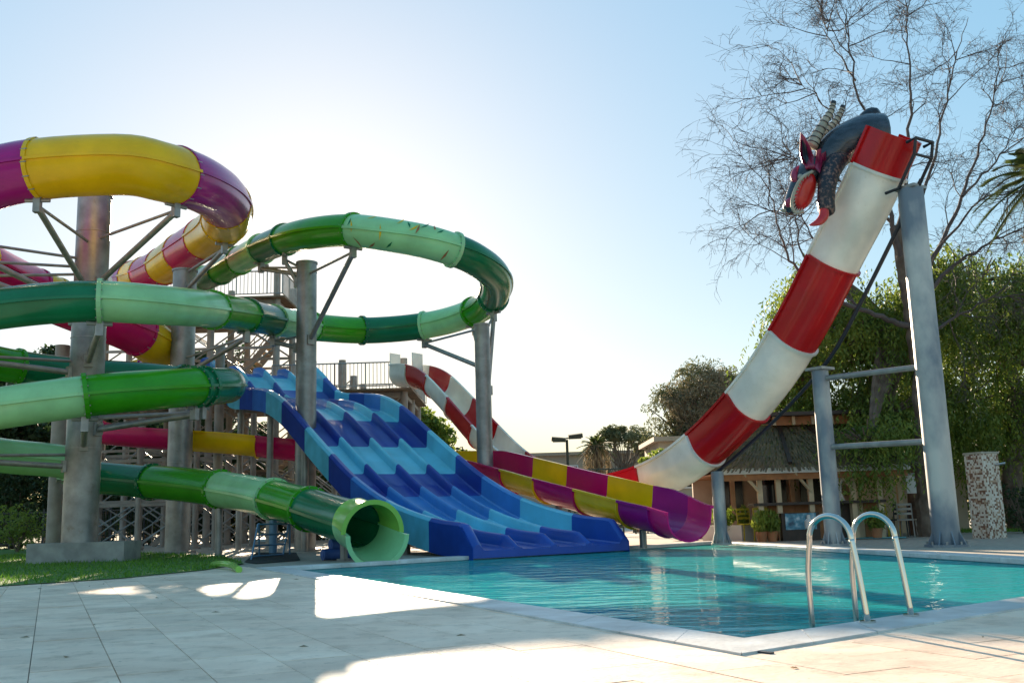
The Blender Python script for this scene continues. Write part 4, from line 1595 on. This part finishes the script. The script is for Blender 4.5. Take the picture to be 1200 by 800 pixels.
def palm(label, base, h, fr, L, r, name='palm_tree', skirt=True, group=None, droop=1.0):
    base = Vector(base)
    root = thing(name, label, 'palm', tuple(base), group)
    mb = MB()
    n = 10
    mb.tube([base + Vector((0.03 * math.sin(k), 0, h * k / n)) for k in range(n + 1)], [r * (1.25 - 0.3 * k / n + 0.06 * (k % 2)) for k in range(n + 1)], n=10)
    part('trunk', mb, 'bark', root, smooth=True)
    top = base + Vector((0, 0, h))
    if skirt:
        mb = MB()
        leaf_cloud(mb, top - Vector((0, 0, h * 0.18)), (r * 2.4, r * 2.4, h * 0.24), 500, 0.5, 0.12, droop=3)
        part('dry_skirt', mb, 'leaf_brown', root)
    for k in range(fr):
        a = 2 * math.pi * k * 0.381966
        el_ = R(75 - 105 * k / fr)
        d = Vector((math.cos(a) * math.cos(el_), math.sin(a) * math.cos(el_), math.sin(el_)))
        mb = MB()
        pts = []
        for j in range(9):
            u = j / 8
            pts.append(top + d * L * u - Vector((0, 0, droop * L * 0.45 * u * u)))
        mb.tube(pts, [0.03 * (1 - 0.8 * j / 8) for j in range(9)], n=4, cap=False)
        for j in range(22):
            u = 0.25 + 0.75 * j / 22
            q = top + d * L * u - Vector((0, 0, droop * L * 0.45 * u * u))
            sd_ = d.cross(Vector((0, 0, 1))).normalized()
            for s_ in (-1, 1):
                ll = L * 0.36 * (1.1 - u * 0.7)
                tip = q + sd_ * s_ * ll * 0.7 + d * ll * 0.6 - Vector((0, 0, ll * 0.25))
                wv = d * L * 0.017
                mb.add([q - wv, q + wv, tip], [(0, 1, 2)])
        part('frond', mb, 'leaf_palm', root)
    return root


b = at(700, 50, -0.05)
palm('fan palm with dry skirt beside the floodlight pole', b, zat(700, 522, 50), 34, 1.05, 0.28)
b = at(742, 46, -0.05)
palm('small bright palm in front of the flat roofed building', b, zat(742, 560, 46), 22, 1.1, 0.12, skirt=False)
b = at(1268, 24, -0.03)
palm('palm whose fronds reach in past the mosaic pillar', b, zat(1268, 205, 24), 38, 1.75, 0.24, droop=1.3)

# ------------------------------------------------------------------ far buildings, floodlight, fences


def building(name, label, px0, px1, pyt, Y, depth, mat_, rot=0, wins=()):
    a, b = D(px0, pyt, Y), D(px1, pyt, Y)
    z = (a.z + b.z) / 2
    c = Vector(((a.x + b.x) / 2, Y + depth / 2, -0.05))
    root = thing(name, label, 'building', tuple(c))
    wdt = b.x - a.x
    part('wall', MB().box((c.x, c.y, z / 2 - 0.03), (wdt, depth, z + 0.06)), mat_, root)
    part('roof', MB().box((c.x, c.y, z + 0.1), (wdt + 0.5, depth + 0.5, 0.2)), mat_, root)
    for (wx, wy) in wins:
        q = D(wx, wy, Y)
        wroot = part('window', MB().box((q.x, Y - 0.02, q.z), (1.1, 0.08, 0.9)), 'white_paint', root)
        part('pane', MB().box((q.x, Y - 0.065, q.z), (0.95, 0.02, 0.75)), 'screen', wroot)
    return root


building('low_building', 'long low beige building with flat roof behind the palm', 572, 770, 533, 66, 8, 'far_wall', wins=((598, 552), (632, 553), (668, 553)))
building('roof_block', 'small beige block on the roof edge of the long low building', 577, 596, 521, 67, 2, 'far_wall')
building('pale_building', 'pale flat roofed building partly hidden by the red and white arm', 772, 850, 516, 44, 5, 'cream_wall', wins=((800, 560),))

b = at(666, 44, -0.05)
lamp = thing('floodlight_pole', 'dark green pole with two flat floodlights facing the courts', 'lamp post', tuple(b))
zt = zat(664, 515, 44)
part('pole', MB().cyl(b, (b.x, b.y, zt), 0.08, 0.06, n=10), 'lamp_green', lamp, smooth=True)
part('crossarm', MB().beam((b.x - 0.5, b.y, zt), (b.x + 0.5, b.y, zt + 0.12), 0.06, 0.06), 'lamp_green', lamp)
for s_ in (-1, 1):
    hd = part('lamp_head', MB().box((b.x + s_ * 0.38, b.y - 0.1, zt + 0.08 + 0.06 * s_), (0.62, 0.5, 0.18), rot=Matrix.Rotation(R(8), 3, 'X') @ Matrix.Rotation(R(-6 * s_), 3, 'Y')), 'lamp_green', lamp)
    part('lens', MB().box((b.x + s_ * 0.38, b.y - 0.1, zt - 0.02 + 0.06 * s_), (0.5, 0.4, 0.03)), 'galv', hd)

b0 = D(640, 560, 42)
fence = thing('court_fence', 'green steel rail fence in front of the flat roofed building', 'fence', (b0.x, 42, -0.05))
zf = zat(700, 549, 42)
for k in range(8):
    x = D(672 + k * 14, 560, 42).x
    part('fence_post', MB().cyl((x, 42, -0.05), (x, 42, zf), 0.035, n=8), 'lamp_green', fence)
xa, xb = D(672, 560, 42).x, D(770, 560, 42).x
for z in (0.3, zf * 0.55, zf - 0.03):
    part('rail', MB().cyl((xa, 42, z), (xb, 42, z), 0.03, n=8), 'lamp_green', fence)

f2 = thing('black_fence', 'black bar fence between the lawn and the dark hedge', 'fence', (-22, 46.8, -0.03))
for k in range(10):
    x = -29 + k * 1.6
    part('fence_post', MB().box((x, 47.0 + 1.2, 0.9), (0.07, 0.07, 1.9)), 'dark_pipe', f2)
for z in (0.25, 1.7):
    part('rail', MB().box((-21.8, 48.2, z), (14.6, 0.04, 0.05)), 'dark_pipe', f2)
mb = MB()
for k in range(110):
    mb.box((-29 + k * 0.132, 48.2, 0.97), (0.02, 0.02, 1.45))
part('bars', mb, 'dark_pipe', f2)['kind'] = 'stuff'

# ------------------------------------------------------------------ poolside things
# ladder handrails
BT = (C3 - C0).normalized()
BN = Vector((BT.y, -BT.x, 0))
ladder = thing('pool_ladder', 'stainless steel pool ladder with two curved handrails at the pool edge', 'ladder', tuple(G(1040, 724)))
for (fx, fy, wx, wy) in ((1017, 729, 970, 728), (1068, 721, 1022, 720)):
    ft = G(fx, fy, 0.014)
    wt = ft - BN * 0.46
    top_z = 0.73
    h = BN
    pts = [ft + Vector((0, 0, 0)), ft + Vector((0, 0, 0.30)) - h * 0.035, ft + Vector((0, 0, 0.55)) - h * 0.07]
    cen = ft - h * 0.25 + Vector((0, 0, top_z - 0.18))
    for k in range(9):
        a = R(-5 + 190 * k / 8)
        pts.append(cen + h * 0.18 * math.cos(a) + Vector((0, 0, 0.18 * math.sin(a))))
    pts += [wt + h * 0.0 + Vector((0, 0, 0.3)), wt - h * 0.0 + Vector((0, 0, 0.0)), wt + Vector((0, 0, -0.9))]
    rl = part('handrail', MB().tube(spl(pts, 5), 0.021, n=14), 'chrome', ladder, smooth='all')
    part('deck_flange', MB().cyl(ft, ft + Vector((0, 0, 0.014)), 0.055, n=20), 'chrome', rl, smooth=True)
a0 = G(1017, 729, 0) - BN * 0.46
a1 = G(1068, 721, 0) - BN * 0.46
for z in (-0.3, -0.55, -0.8):
    part('step', MB().beam(a0 + Vector((0, 0, z)), a1 + Vector((0, 0, z)), 0.09, 0.03), 'chrome', ladder)

# steel stepping frame beside the tube outlet
b = G(318, 658)
st = thing('step_frame', 'small blue steel step frame beside the tube outlet', 'steps', tuple(b))
q = [G(294, 657), G(331, 654)]
for i, p0 in enumerate(q):
    bk = p0 + Vector((0.05, 0.55, 0))
    tp_ = p0 + Vector((0.10, 0.18, 0.82))
    part('upright', MB().tube([p0, tp_, tp_ + Vector((0, 0.1, 0.02)), bk], 0.022, n=8), 'blue_steel', st, smooth=True)
for k in range(4):
    u = 0.12 + 0.29 * k
    part('rung', MB().cyl(q[0] + Vector((0.10, 0.18, 0.82)) * u, q[1] + Vector((0.10, 0.18, 0.82)) * u, 0.020, n=8), 'blue_steel', st, smooth=True)
solo('rubber_wedge', MB().add([G(286, 658), G(300, 660), G(352, 656), G(335, 652), G(345, 652) + Vector((0, 0.2, 0.10)), G(300, 653) + Vector((0, 0, 0.13))],
                              [(0, 1, 2, 3), (0, 5, 1), (1, 5, 4, 2), (2, 4, 3), (0, 3, 4, 5)]), 'rubber', tuple(G(318, 656)),
     'black rubber ramp lying behind the blue step frame', 'ramp')
# rolled mats
for k, (x, y, z) in enumerate(((383, 656, 0.12), (398, 656, 0.12), (413, 656, 0.12), (391, 656, 0.32), (405, 656, 0.32))):
    p0 = G(x - 8, y) + Vector((0, 0, z))
    d = Vector((0.75, 0.5, 0)).normalized()
    off = Vector((0.30 * (k % 3) * 0.0, 0.24 * ((k % 3) if k < 3 else (k - 3) + 0.5), 0))
    a = G(378, 656) + off + Vector((0.05 * k, 0, z))
    mb = MB()
    e = a + d * 0.85
    mb.cyl(a, e, 0.125, n=14)
    mb.cyl(a - d * 0.012, e + d * 0.012, 0.075, n=10)
    solo('rolled_mat', mb, 'blue_mat', tuple(a - Vector((0, 0, 0.125))), 'rolled blue slide mat in the pile under the tube outlet', 'mat', 'rolled mats under the outlet', smooth=True)
# post under the outlet
pq = catmull(GP, GE - 0.6)
solo('outlet_post', MB().cyl((pq.x, pq.y, -0.02), (pq.x, pq.y, pq.z - TR), 0.085, n=14).cyl((pq.x, pq.y, -0.02), (pq.x, pq.y, 0.03), 0.16, n=14), 'steel', (pq.x, pq.y, -0.02),
     'short steel post propping the end of the green tube', 'post', smooth=True)
for t in (gc[27], gc[28]):
    pq = catmull(GP, t)
    solo('tube_post', MB().cyl((pq.x, pq.y, -0.02), (pq.x, pq.y, pq.z - TR - 0.03), 0.10, n=14).cyl((pq.x, pq.y, -0.02), (pq.x, pq.y, 0.03), 0.18, n=14), 'blue_steel' if t == gc[28] else 'steel', (pq.x, pq.y, -0.02),
         'bluish post under the green tube behind the step frame' if t == gc[28] else 'grey post under the pale band of the lower green tube', 'post', smooth=True)
# pale hose end on the lawn
hp_ = [G(250, 661, 0.05), G(262, 660, 0.10), G(272, 662, 0.08), G(280, 667, 0.05)]
solo('green_hose', MB().tube(spl(hp_, 4), 0.06, n=10), 'lime', tuple(G(265, 664)), 'short pale green hose lying at the corner of the lawn', 'hose', smooth=True)

# planters in front of the short post
for k, (x0, x1, y) in enumerate(((833, 848, 633.5), (849, 880, 633.0))):
    a, b = G(x0, y), G(x1, y)
    c = (a + b) / 2 + Vector((0, 0.3, 0.19))
    ang = math.atan2(b.y - a.y, b.x - a.x)
    pl = thing('planter', 'low white planter box with yellowish plants by the short grey post' if k else 'narrow white planter block beside the magenta slide lip', 'planter', (c.x, c.y, -0.03))
    part('box', MB().box(c, ((b - a).length, 0.5, 0.44), rz=ang), 'white_paint', pl)
    mb = MB()
    for j in range(5 + 7 * k):
        leaf_cloud(mb, c + Vector((random.uniform(-.28, .28) * (1 + k * 0.2), random.uniform(-.15, .15), random.uniform(0.28, 0.6))), (0.13, 0.13, 0.22), 40, 0.16, 0.28, droop=-1.5)
    part('plants', mb, 'leaf_lime', pl)

# mosaic pillar
mbp = G(1160, 629.5)
mp_ = thing('mosaic_pillar', 'square brown and cream mosaic shower pillar on the far deck', 'pillar', tuple(mbp))
zt = zat(1158, 531, mbp.y)
part('shaft', MB().box((mbp.x, mbp.y, zt / 2 - 0.02), (0.52, 0.52, zt), rz=R(22)), 'mosaic', mp_)
part('cap', MB().box((mbp.x, mbp.y, zt + 0.005), (0.56, 0.56, 0.05), rz=R(22)), 'bone', mp_)
part('spout', MB().cyl((mbp.x + 0.22, mbp.y - 0.2, zt - 0.28), (mbp.x + 0.42, mbp.y - 0.3, zt - 0.25), 0.03, n=8), 'chrome', mp_)

# turquoise kerb stripe and lawn strip on the far deck
struct('shallow_channel', MB().add([G(880, 632, 0.006), G(1062, 630, 0.006), G(1062, 628.3, 0.006), G(884, 629.6, 0.006)], [(0, 1, 2, 3)]), 'pool_tile',
       label='turquoise painted strip on the paving before the bar')
FL = [at(1120, 29, -0.02), at(1330, 27, -0.02), at(1330, 33, -0.02), at(1120, 33.5, -0.02)]
struct('far_lawn', MB().add([Vector((p.x, p.y, -0.022)) for p in FL], [(0, 1, 2, 3)]), 'turf', label='shaded lawn behind the mosaic pillar')
o = struct('far_lawn_grass', blades(FL, 7000, 0.06, 0.14, z=-0.025), 'grass', kind='stuff', label='grass blades on the far lawn')

# ------------------------------------------------------------------ poolside bar
BYF = 26.6
bx = lambda px, Y=BYF: D(px, 600, Y).x
bz = lambda py, px=950, Y=BYF: zat(px, py, Y)
bar = thing('pool_bar', 'open poolside bar hut with thatched roof, cream posts and wooden counter', 'bar hut', (bx(950), BYF + 1.5, -0.03))
x0, x1 = bx(846), bx(1058)
ze = bz(551)
for px in (893, 915, 953, 1003, 1034):
    x = bx(px)
    part('post', MB().box((x, BYF + 0.1, ze / 2), (0.13, 0.13, ze + 0.06)), 'cream_wood', bar)
for px in (860, 930, 1000, 1056):
    x = D(px, 600, BYF + 4).x
    part('post', MB().box((x, BYF + 4.0, ze / 2 + 0.1), (0.13, 0.13, ze + 0.25)), 'cream_wood', bar)
part('eave_beam', MB().box(((x0 + x1) / 2, BYF - 0.25, ze + 0.02), (x1 - x0 + 0.4, 0.10, 0.15)), 'white_paint', bar)
part('soffit', MB().box(((x0 + x1) / 2, BYF + 2.0, ze - 0.03), (x1 - x0 + 0.3, 4.3, 0.04)), 'orange_wood', bar)
part('fascia', MB().box(((x0 + x1) / 2, BYF - 0.18, ze - 0.14), (x1 - x0 + 0.3, 0.05, 0.16)), 'orange_wood', bar)
for px in (893, 953, 1003):
    x = bx(px)
    part('bracket', MB().beam((x, BYF + 0.05, ze - 0.55), (x - 0.45, BYF - 0.2, ze - 0.06), 0.06, 0.06), 'cream_wood', bar)
# hipped thatch roof
ridge_z = bz(497, 930, BYF + 2)
e0, e1, e2, e3 = Vector((x0 - 0.3, BYF - 0.35, ze + 0.1)), Vector((x1 + 0.3, BYF - 0.35, ze + 0.1)), Vector((x1 + 0.3, BYF + 4.4, ze + 0.1)), Vector((x0 - 0.3, BYF + 4.4, ze + 0.1))
r0_, r1_ = Vector((x0 + 1.5, BYF + 2, ridge_z)), Vector((x1 - 1.5, BYF + 2, ridge_z))
roof = part('roof', MB().add([e0, e1, e2, e3, r0_, r1_], [(0, 1, 5, 4), (1, 2, 5), (2, 3, 4, 5), (3, 0, 4), (3, 2, 1, 0)]), 'moss_thatch', bar)
mb = MB()
for row in range(9):
    u = row / 9
    a, b = e0.lerp(r0_, u), e1.lerp(r1_, u)
    n = int((b - a).length / 0.07)
    dn = (e0 - r0_).lerp(e1 - r1_, 0.5)
    for k in range(n):
        c = a.lerp(b, (k + random.random()) / n) + Vector((0, -0.015, 0.04 + random.random() * 0.025))
        f_ = ((e0 - r0_).lerp(e1 - r1_, k / n)).normalized()
        t_ = c + f_ * random.uniform(0.28, 0.42) + Vector((random.gauss(0, 0.02), 0, 0.0))
        wv = Vector((0.035, 0, 0))
        mb.add([c - wv, c + wv, t_ + wv * 0.6, t_ - wv * 0.6], [(0, 1, 2, 3)])
o = part('thatch', mb, 'thatch', roof)
o['kind'] = 'stuff'
for u in (0.0, 0.38, 0.74, 1.0):
    a, b = r0_.lerp(r1_, u), e0.lerp(e1, u * 0.9 + 0.05)
    part('roof_batten', MB().beam(a + Vector((0, 0, 0.1)), b + Vector((0, -0.02, 0.1)), 0.10, 0.06), 'dark_wood', roof)
part('ridge_cap', MB().beam(r0_ + Vector((-0.1, 0, 0.08)), r1_ + Vector((0.1, 0, 0.08)), 0.3, 0.12), 'dark_wood', roof)
# raised lantern roof
zl0, zl1 = bz(512, 935, BYF + 2), bz(487, 935, BYF + 2)
lx0, lx1 = D(903, 500, BYF + 2).x, D(992, 500, BYF + 2).x
lan = part('lantern_roof', MB().box(((lx0 + lx1) / 2, BYF + 2, zl1), (lx1 - lx0 + 0.5, 1.6, 0.10)), 'dark_wood', bar)
part('lantern_wall', MB().box(((lx0 + lx1) / 2, BYF + 2.1, (ridge_z + zl1) / 2), (lx1 - lx0, 1.0, zl1 - ridge_z + 0.1)), 'orange_wood', lan)
for k in range(5):
    part('lantern_post', MB().box((lx0 + (lx1 - lx0) * k / 4, BYF + 1.55, (ridge_z + zl1) / 2), (0.08, 0.06, zl1 - ridge_z + 0.1)), 'cream_wood', lan)
# counter
zc = bz(589)
cx0, cx1 = bx(884), bx(1040)
cnt = part('counter_top', MB().box(((cx0 + cx1) / 2, BYF + 0.35, zc), (cx1 - cx0, 0.75, 0.07)), 'dark_wood', bar)
for k in range(9):
    xa = cx0 + 0.1 + (cx1 - cx0 - 0.2) * k / 9
    xb = cx0 + 0.1 + (cx1 - cx0 - 0.2) * (k + 1) / 9 - 0.012
    part('counter_panel', MB().box(((xa + xb) / 2, BYF + 0.45 + 0.004 * (k % 2), zc / 2 - 0.03), (xb - xa, 0.05, zc)), 'dark_wood' if k in (5, 6) else ('cream_wood' if k in (0, 7) else 'orange_wood'), bar)
# back wall
part('back_wall', MB().box(((x0 + x1) / 2, BYF + 4.2, 0.95), (x1 - x0, 0.15, 2.0)), 'cream_wall', bar)
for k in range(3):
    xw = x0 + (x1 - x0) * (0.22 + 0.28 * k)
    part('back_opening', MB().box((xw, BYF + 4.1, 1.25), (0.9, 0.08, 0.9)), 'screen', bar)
# side shed wall right of the bar and left of it
solo('garden_wall', MB().box((bx(1030, 31) + 0.6, 31.5, 0.95), (4.6, 0.2, 2.0)).box((bx(1030, 31) + 0.6, 31.5, 1.98), (4.7, 0.3, 0.08)), 'cream_wall', (bx(1030, 31) + 0.6, 31.5, -0.05),
     'cream garden wall behind the pepper tree trunk', 'wall')
# drinks cooler with printed front
fx = (bx(915) + bx(955)) / 2
zc0, zc1 = bz(622), bz(600)
co = thing('drinks_cooler', 'dark drinks cooler with a blue printed picture panel before the bar counter', 'cooler', (fx, BYF, -0.03))
part('body', MB().box((fx, BYF + 0.05, (zc1 - 0.03) / 2), (bx(957) - bx(913), 0.5, zc1 + 0.03)), 'dark_wood', co)
pm = bpy.data.materials.new('cooler_print'); pm.use_nodes = True
nn_, ll_ = pm.node_tree.nodes, pm.node_tree.links
tx = nn_.new('ShaderNodeTexNoise'); tx.inputs['Scale'].default_value = 5.0; tx.inputs['Detail'].default_value = 3
rpp = nn_.new('ShaderNodeValToRGB')
e = rpp.color_ramp.elements
e[0].position = 0.35; e[0].color = (0.012, 0.06, 0.12, 1)
e[1].position = 0.72; e[1].color = (0.62, 0.72, 0.78, 1)
xx = e.new(0.52); xx.color = (0.06, 0.25, 0.36, 1)
gg = nn_.new('ShaderNodeNewGeometry')
ll_.new(gg.outputs['Position'], tx.inputs['Vector']); ll_.new(tx.outputs['Fac'], rpp.inputs[0]); ll_.new(rpp.outputs[0], nn_['Principled BSDF'].inputs['Base Color'])
nn_['Principled BSDF'].inputs['Roughness'].default_value = 0.25
MATS['cooler_print'] = pm
pn = part('printed_panel', MB().box((fx, BYF - 0.21, (zc0 + zc1) / 2 + 0.02), (bx(953) - bx(917), 0.03, (zc1 - zc0) * 0.86)), 'cooler_print', co)
q = Vector((bx(944), BYF - 0.235, (zc0 + zc1) / 2))
part('printed_bottle', MB().tube([q + Vector((0, 0, -0.16)), q + Vector((0, 0, 0.02)), q + Vector((0, 0, 0.09)), q + Vector((0, 0, 0.18))], [0.11, 0.12, 0.05, 0.045], n=12, sq=[1] * 4), 'white_paint', pn, smooth=True)
# television, curtain, box on the tree, chairs
tv = thing('television', 'black television hung under the eave between cream posts', 'television', (bx(905), BYF + 0.6, bz(588)))
part('panel', MB().box((bx(905), BYF + 0.6, bz(577)), (0.42, 0.08, 0.48)), 'screen', tv)
part('mount', MB().cyl((bx(905), BYF + 0.62, bz(568)), (bx(905), BYF + 0.62, ze), 0.025, n=8), 'dark_pipe', tv)
mb = MB()
cx = bx(987)
pts = []
nz = 8
cols = 15
v = []
for j in range(nz + 1):
    for k in range(cols):
        wdt = 0.42 - 0.18 * math.sin(math.pi * min(1, j / nz * 1.3))
        v.append(Vector((cx + (k / (cols - 1) - 0.5) * wdt, BYF + 0.25 + 0.035 * math.sin(k * 1.9), zc + 0.03 + (ze - zc - 0.05) * j / nz)))
mb.add(v, [(j * cols + k, j * cols + k + 1, (j + 1) * cols + k + 1, (j + 1) * cols + k) for j in range(nz) for k in range(cols - 1)])
solo('curtain', mb, 'white_paint', (cx, BYF + 0.25, zc), 'white gathered curtain hanging by the bar counter', 'curtain', smooth='all')
q = D(1066, 567, 27.75)
bxo = thing('wall_box', 'small white box fixed to the leaning tree trunk', 'box', (q.x, q.y, q.z - 0.28))
part('case', MB().box(q, (0.26, 0.2, 0.5)), 'white_paint', bxo)
part('lid', MB().box(q + Vector((0, -0.02, 0.27)), (0.29, 0.24, 0.06)), 'galv', bxo)


def chair(label, px, Y, rz, m1, group):
    c = at(px, Y)
    root = thing('bar_chair', label, 'chair', tuple(c), group)
    M = Matrix.Rotation(rz, 3, 'Z')
    T = lambda x, y, z: c + M @ Vector((x, y, z))
    part('seat', MB().box(T(0, 0, 0.46), (0.42, 0.42, 0.04), rz=rz), m1, root)
    for sx in (-1, 1):
        for sy in (-1, 1):
            part('leg', MB().cyl(T(sx * 0.2, sy * 0.2, 0), T(sx * 0.18, sy * 0.18, 0.46), 0.018, n=6), m1, root)
        part('back_post', MB().cyl(T(sx * 0.18, 0.2, 0.46), T(sx * 0.18, 0.25, 0.88), 0.018, n=6), m1, root)
    for z in (0.62, 0.74, 0.86):
        part('back_slat', MB().beam(T(-0.18, 0.23, z), T(0.18, 0.23, z), 0.02, 0.06), m1, root)


chair('yellow metal chair under the pepper tree beside the bar', 1036, 27.6, 0.4, 'yellow_paint', 'chairs by the bar')
chair('dark metal chair beside the yellow one by the bar', 1050, 27.4, -0.5, 'dark_pipe', 'chairs by the bar')
chair('grey metal chair next to the leaning tree trunk', 1058, 26.9, 2.6, 'galv', 'chairs by the bar')
chair('yellow metal chair behind the planters', 872, 27.5, 0.2, 'yellow_paint', 'chairs by the bar')
chair('yellow metal chair in front of the cream post', 888, 27.2, 2.9, 'yellow_paint', 'chairs by the bar')
for k, px in enumerate((888, 900, 1022)):
    c = at(px, 26.2)
    pot = thing('potted_plant', ('potted green plant standing left of the drinks cooler', 'potted plant touching the cream post by the cooler', 'potted plant before the dark counter panels')[k], 'plant', tuple(c), 'potted plants at the bar')
    part('pot', MB().tube([c, c + Vector((0, 0, 0.25)), c + Vector((0, 0, 0.28))], [0.10, 0.15, 0.16], n=14), 'terracotta', pot, smooth=True)
    mb = MB()
    leaf_cloud(mb, c + Vector((0, 0, 0.5)), (0.22, 0.22, 0.3), 260, 0.2, 0.25, droop=-1.5)
    part('foliage', mb, 'leaf_pepper', pot)
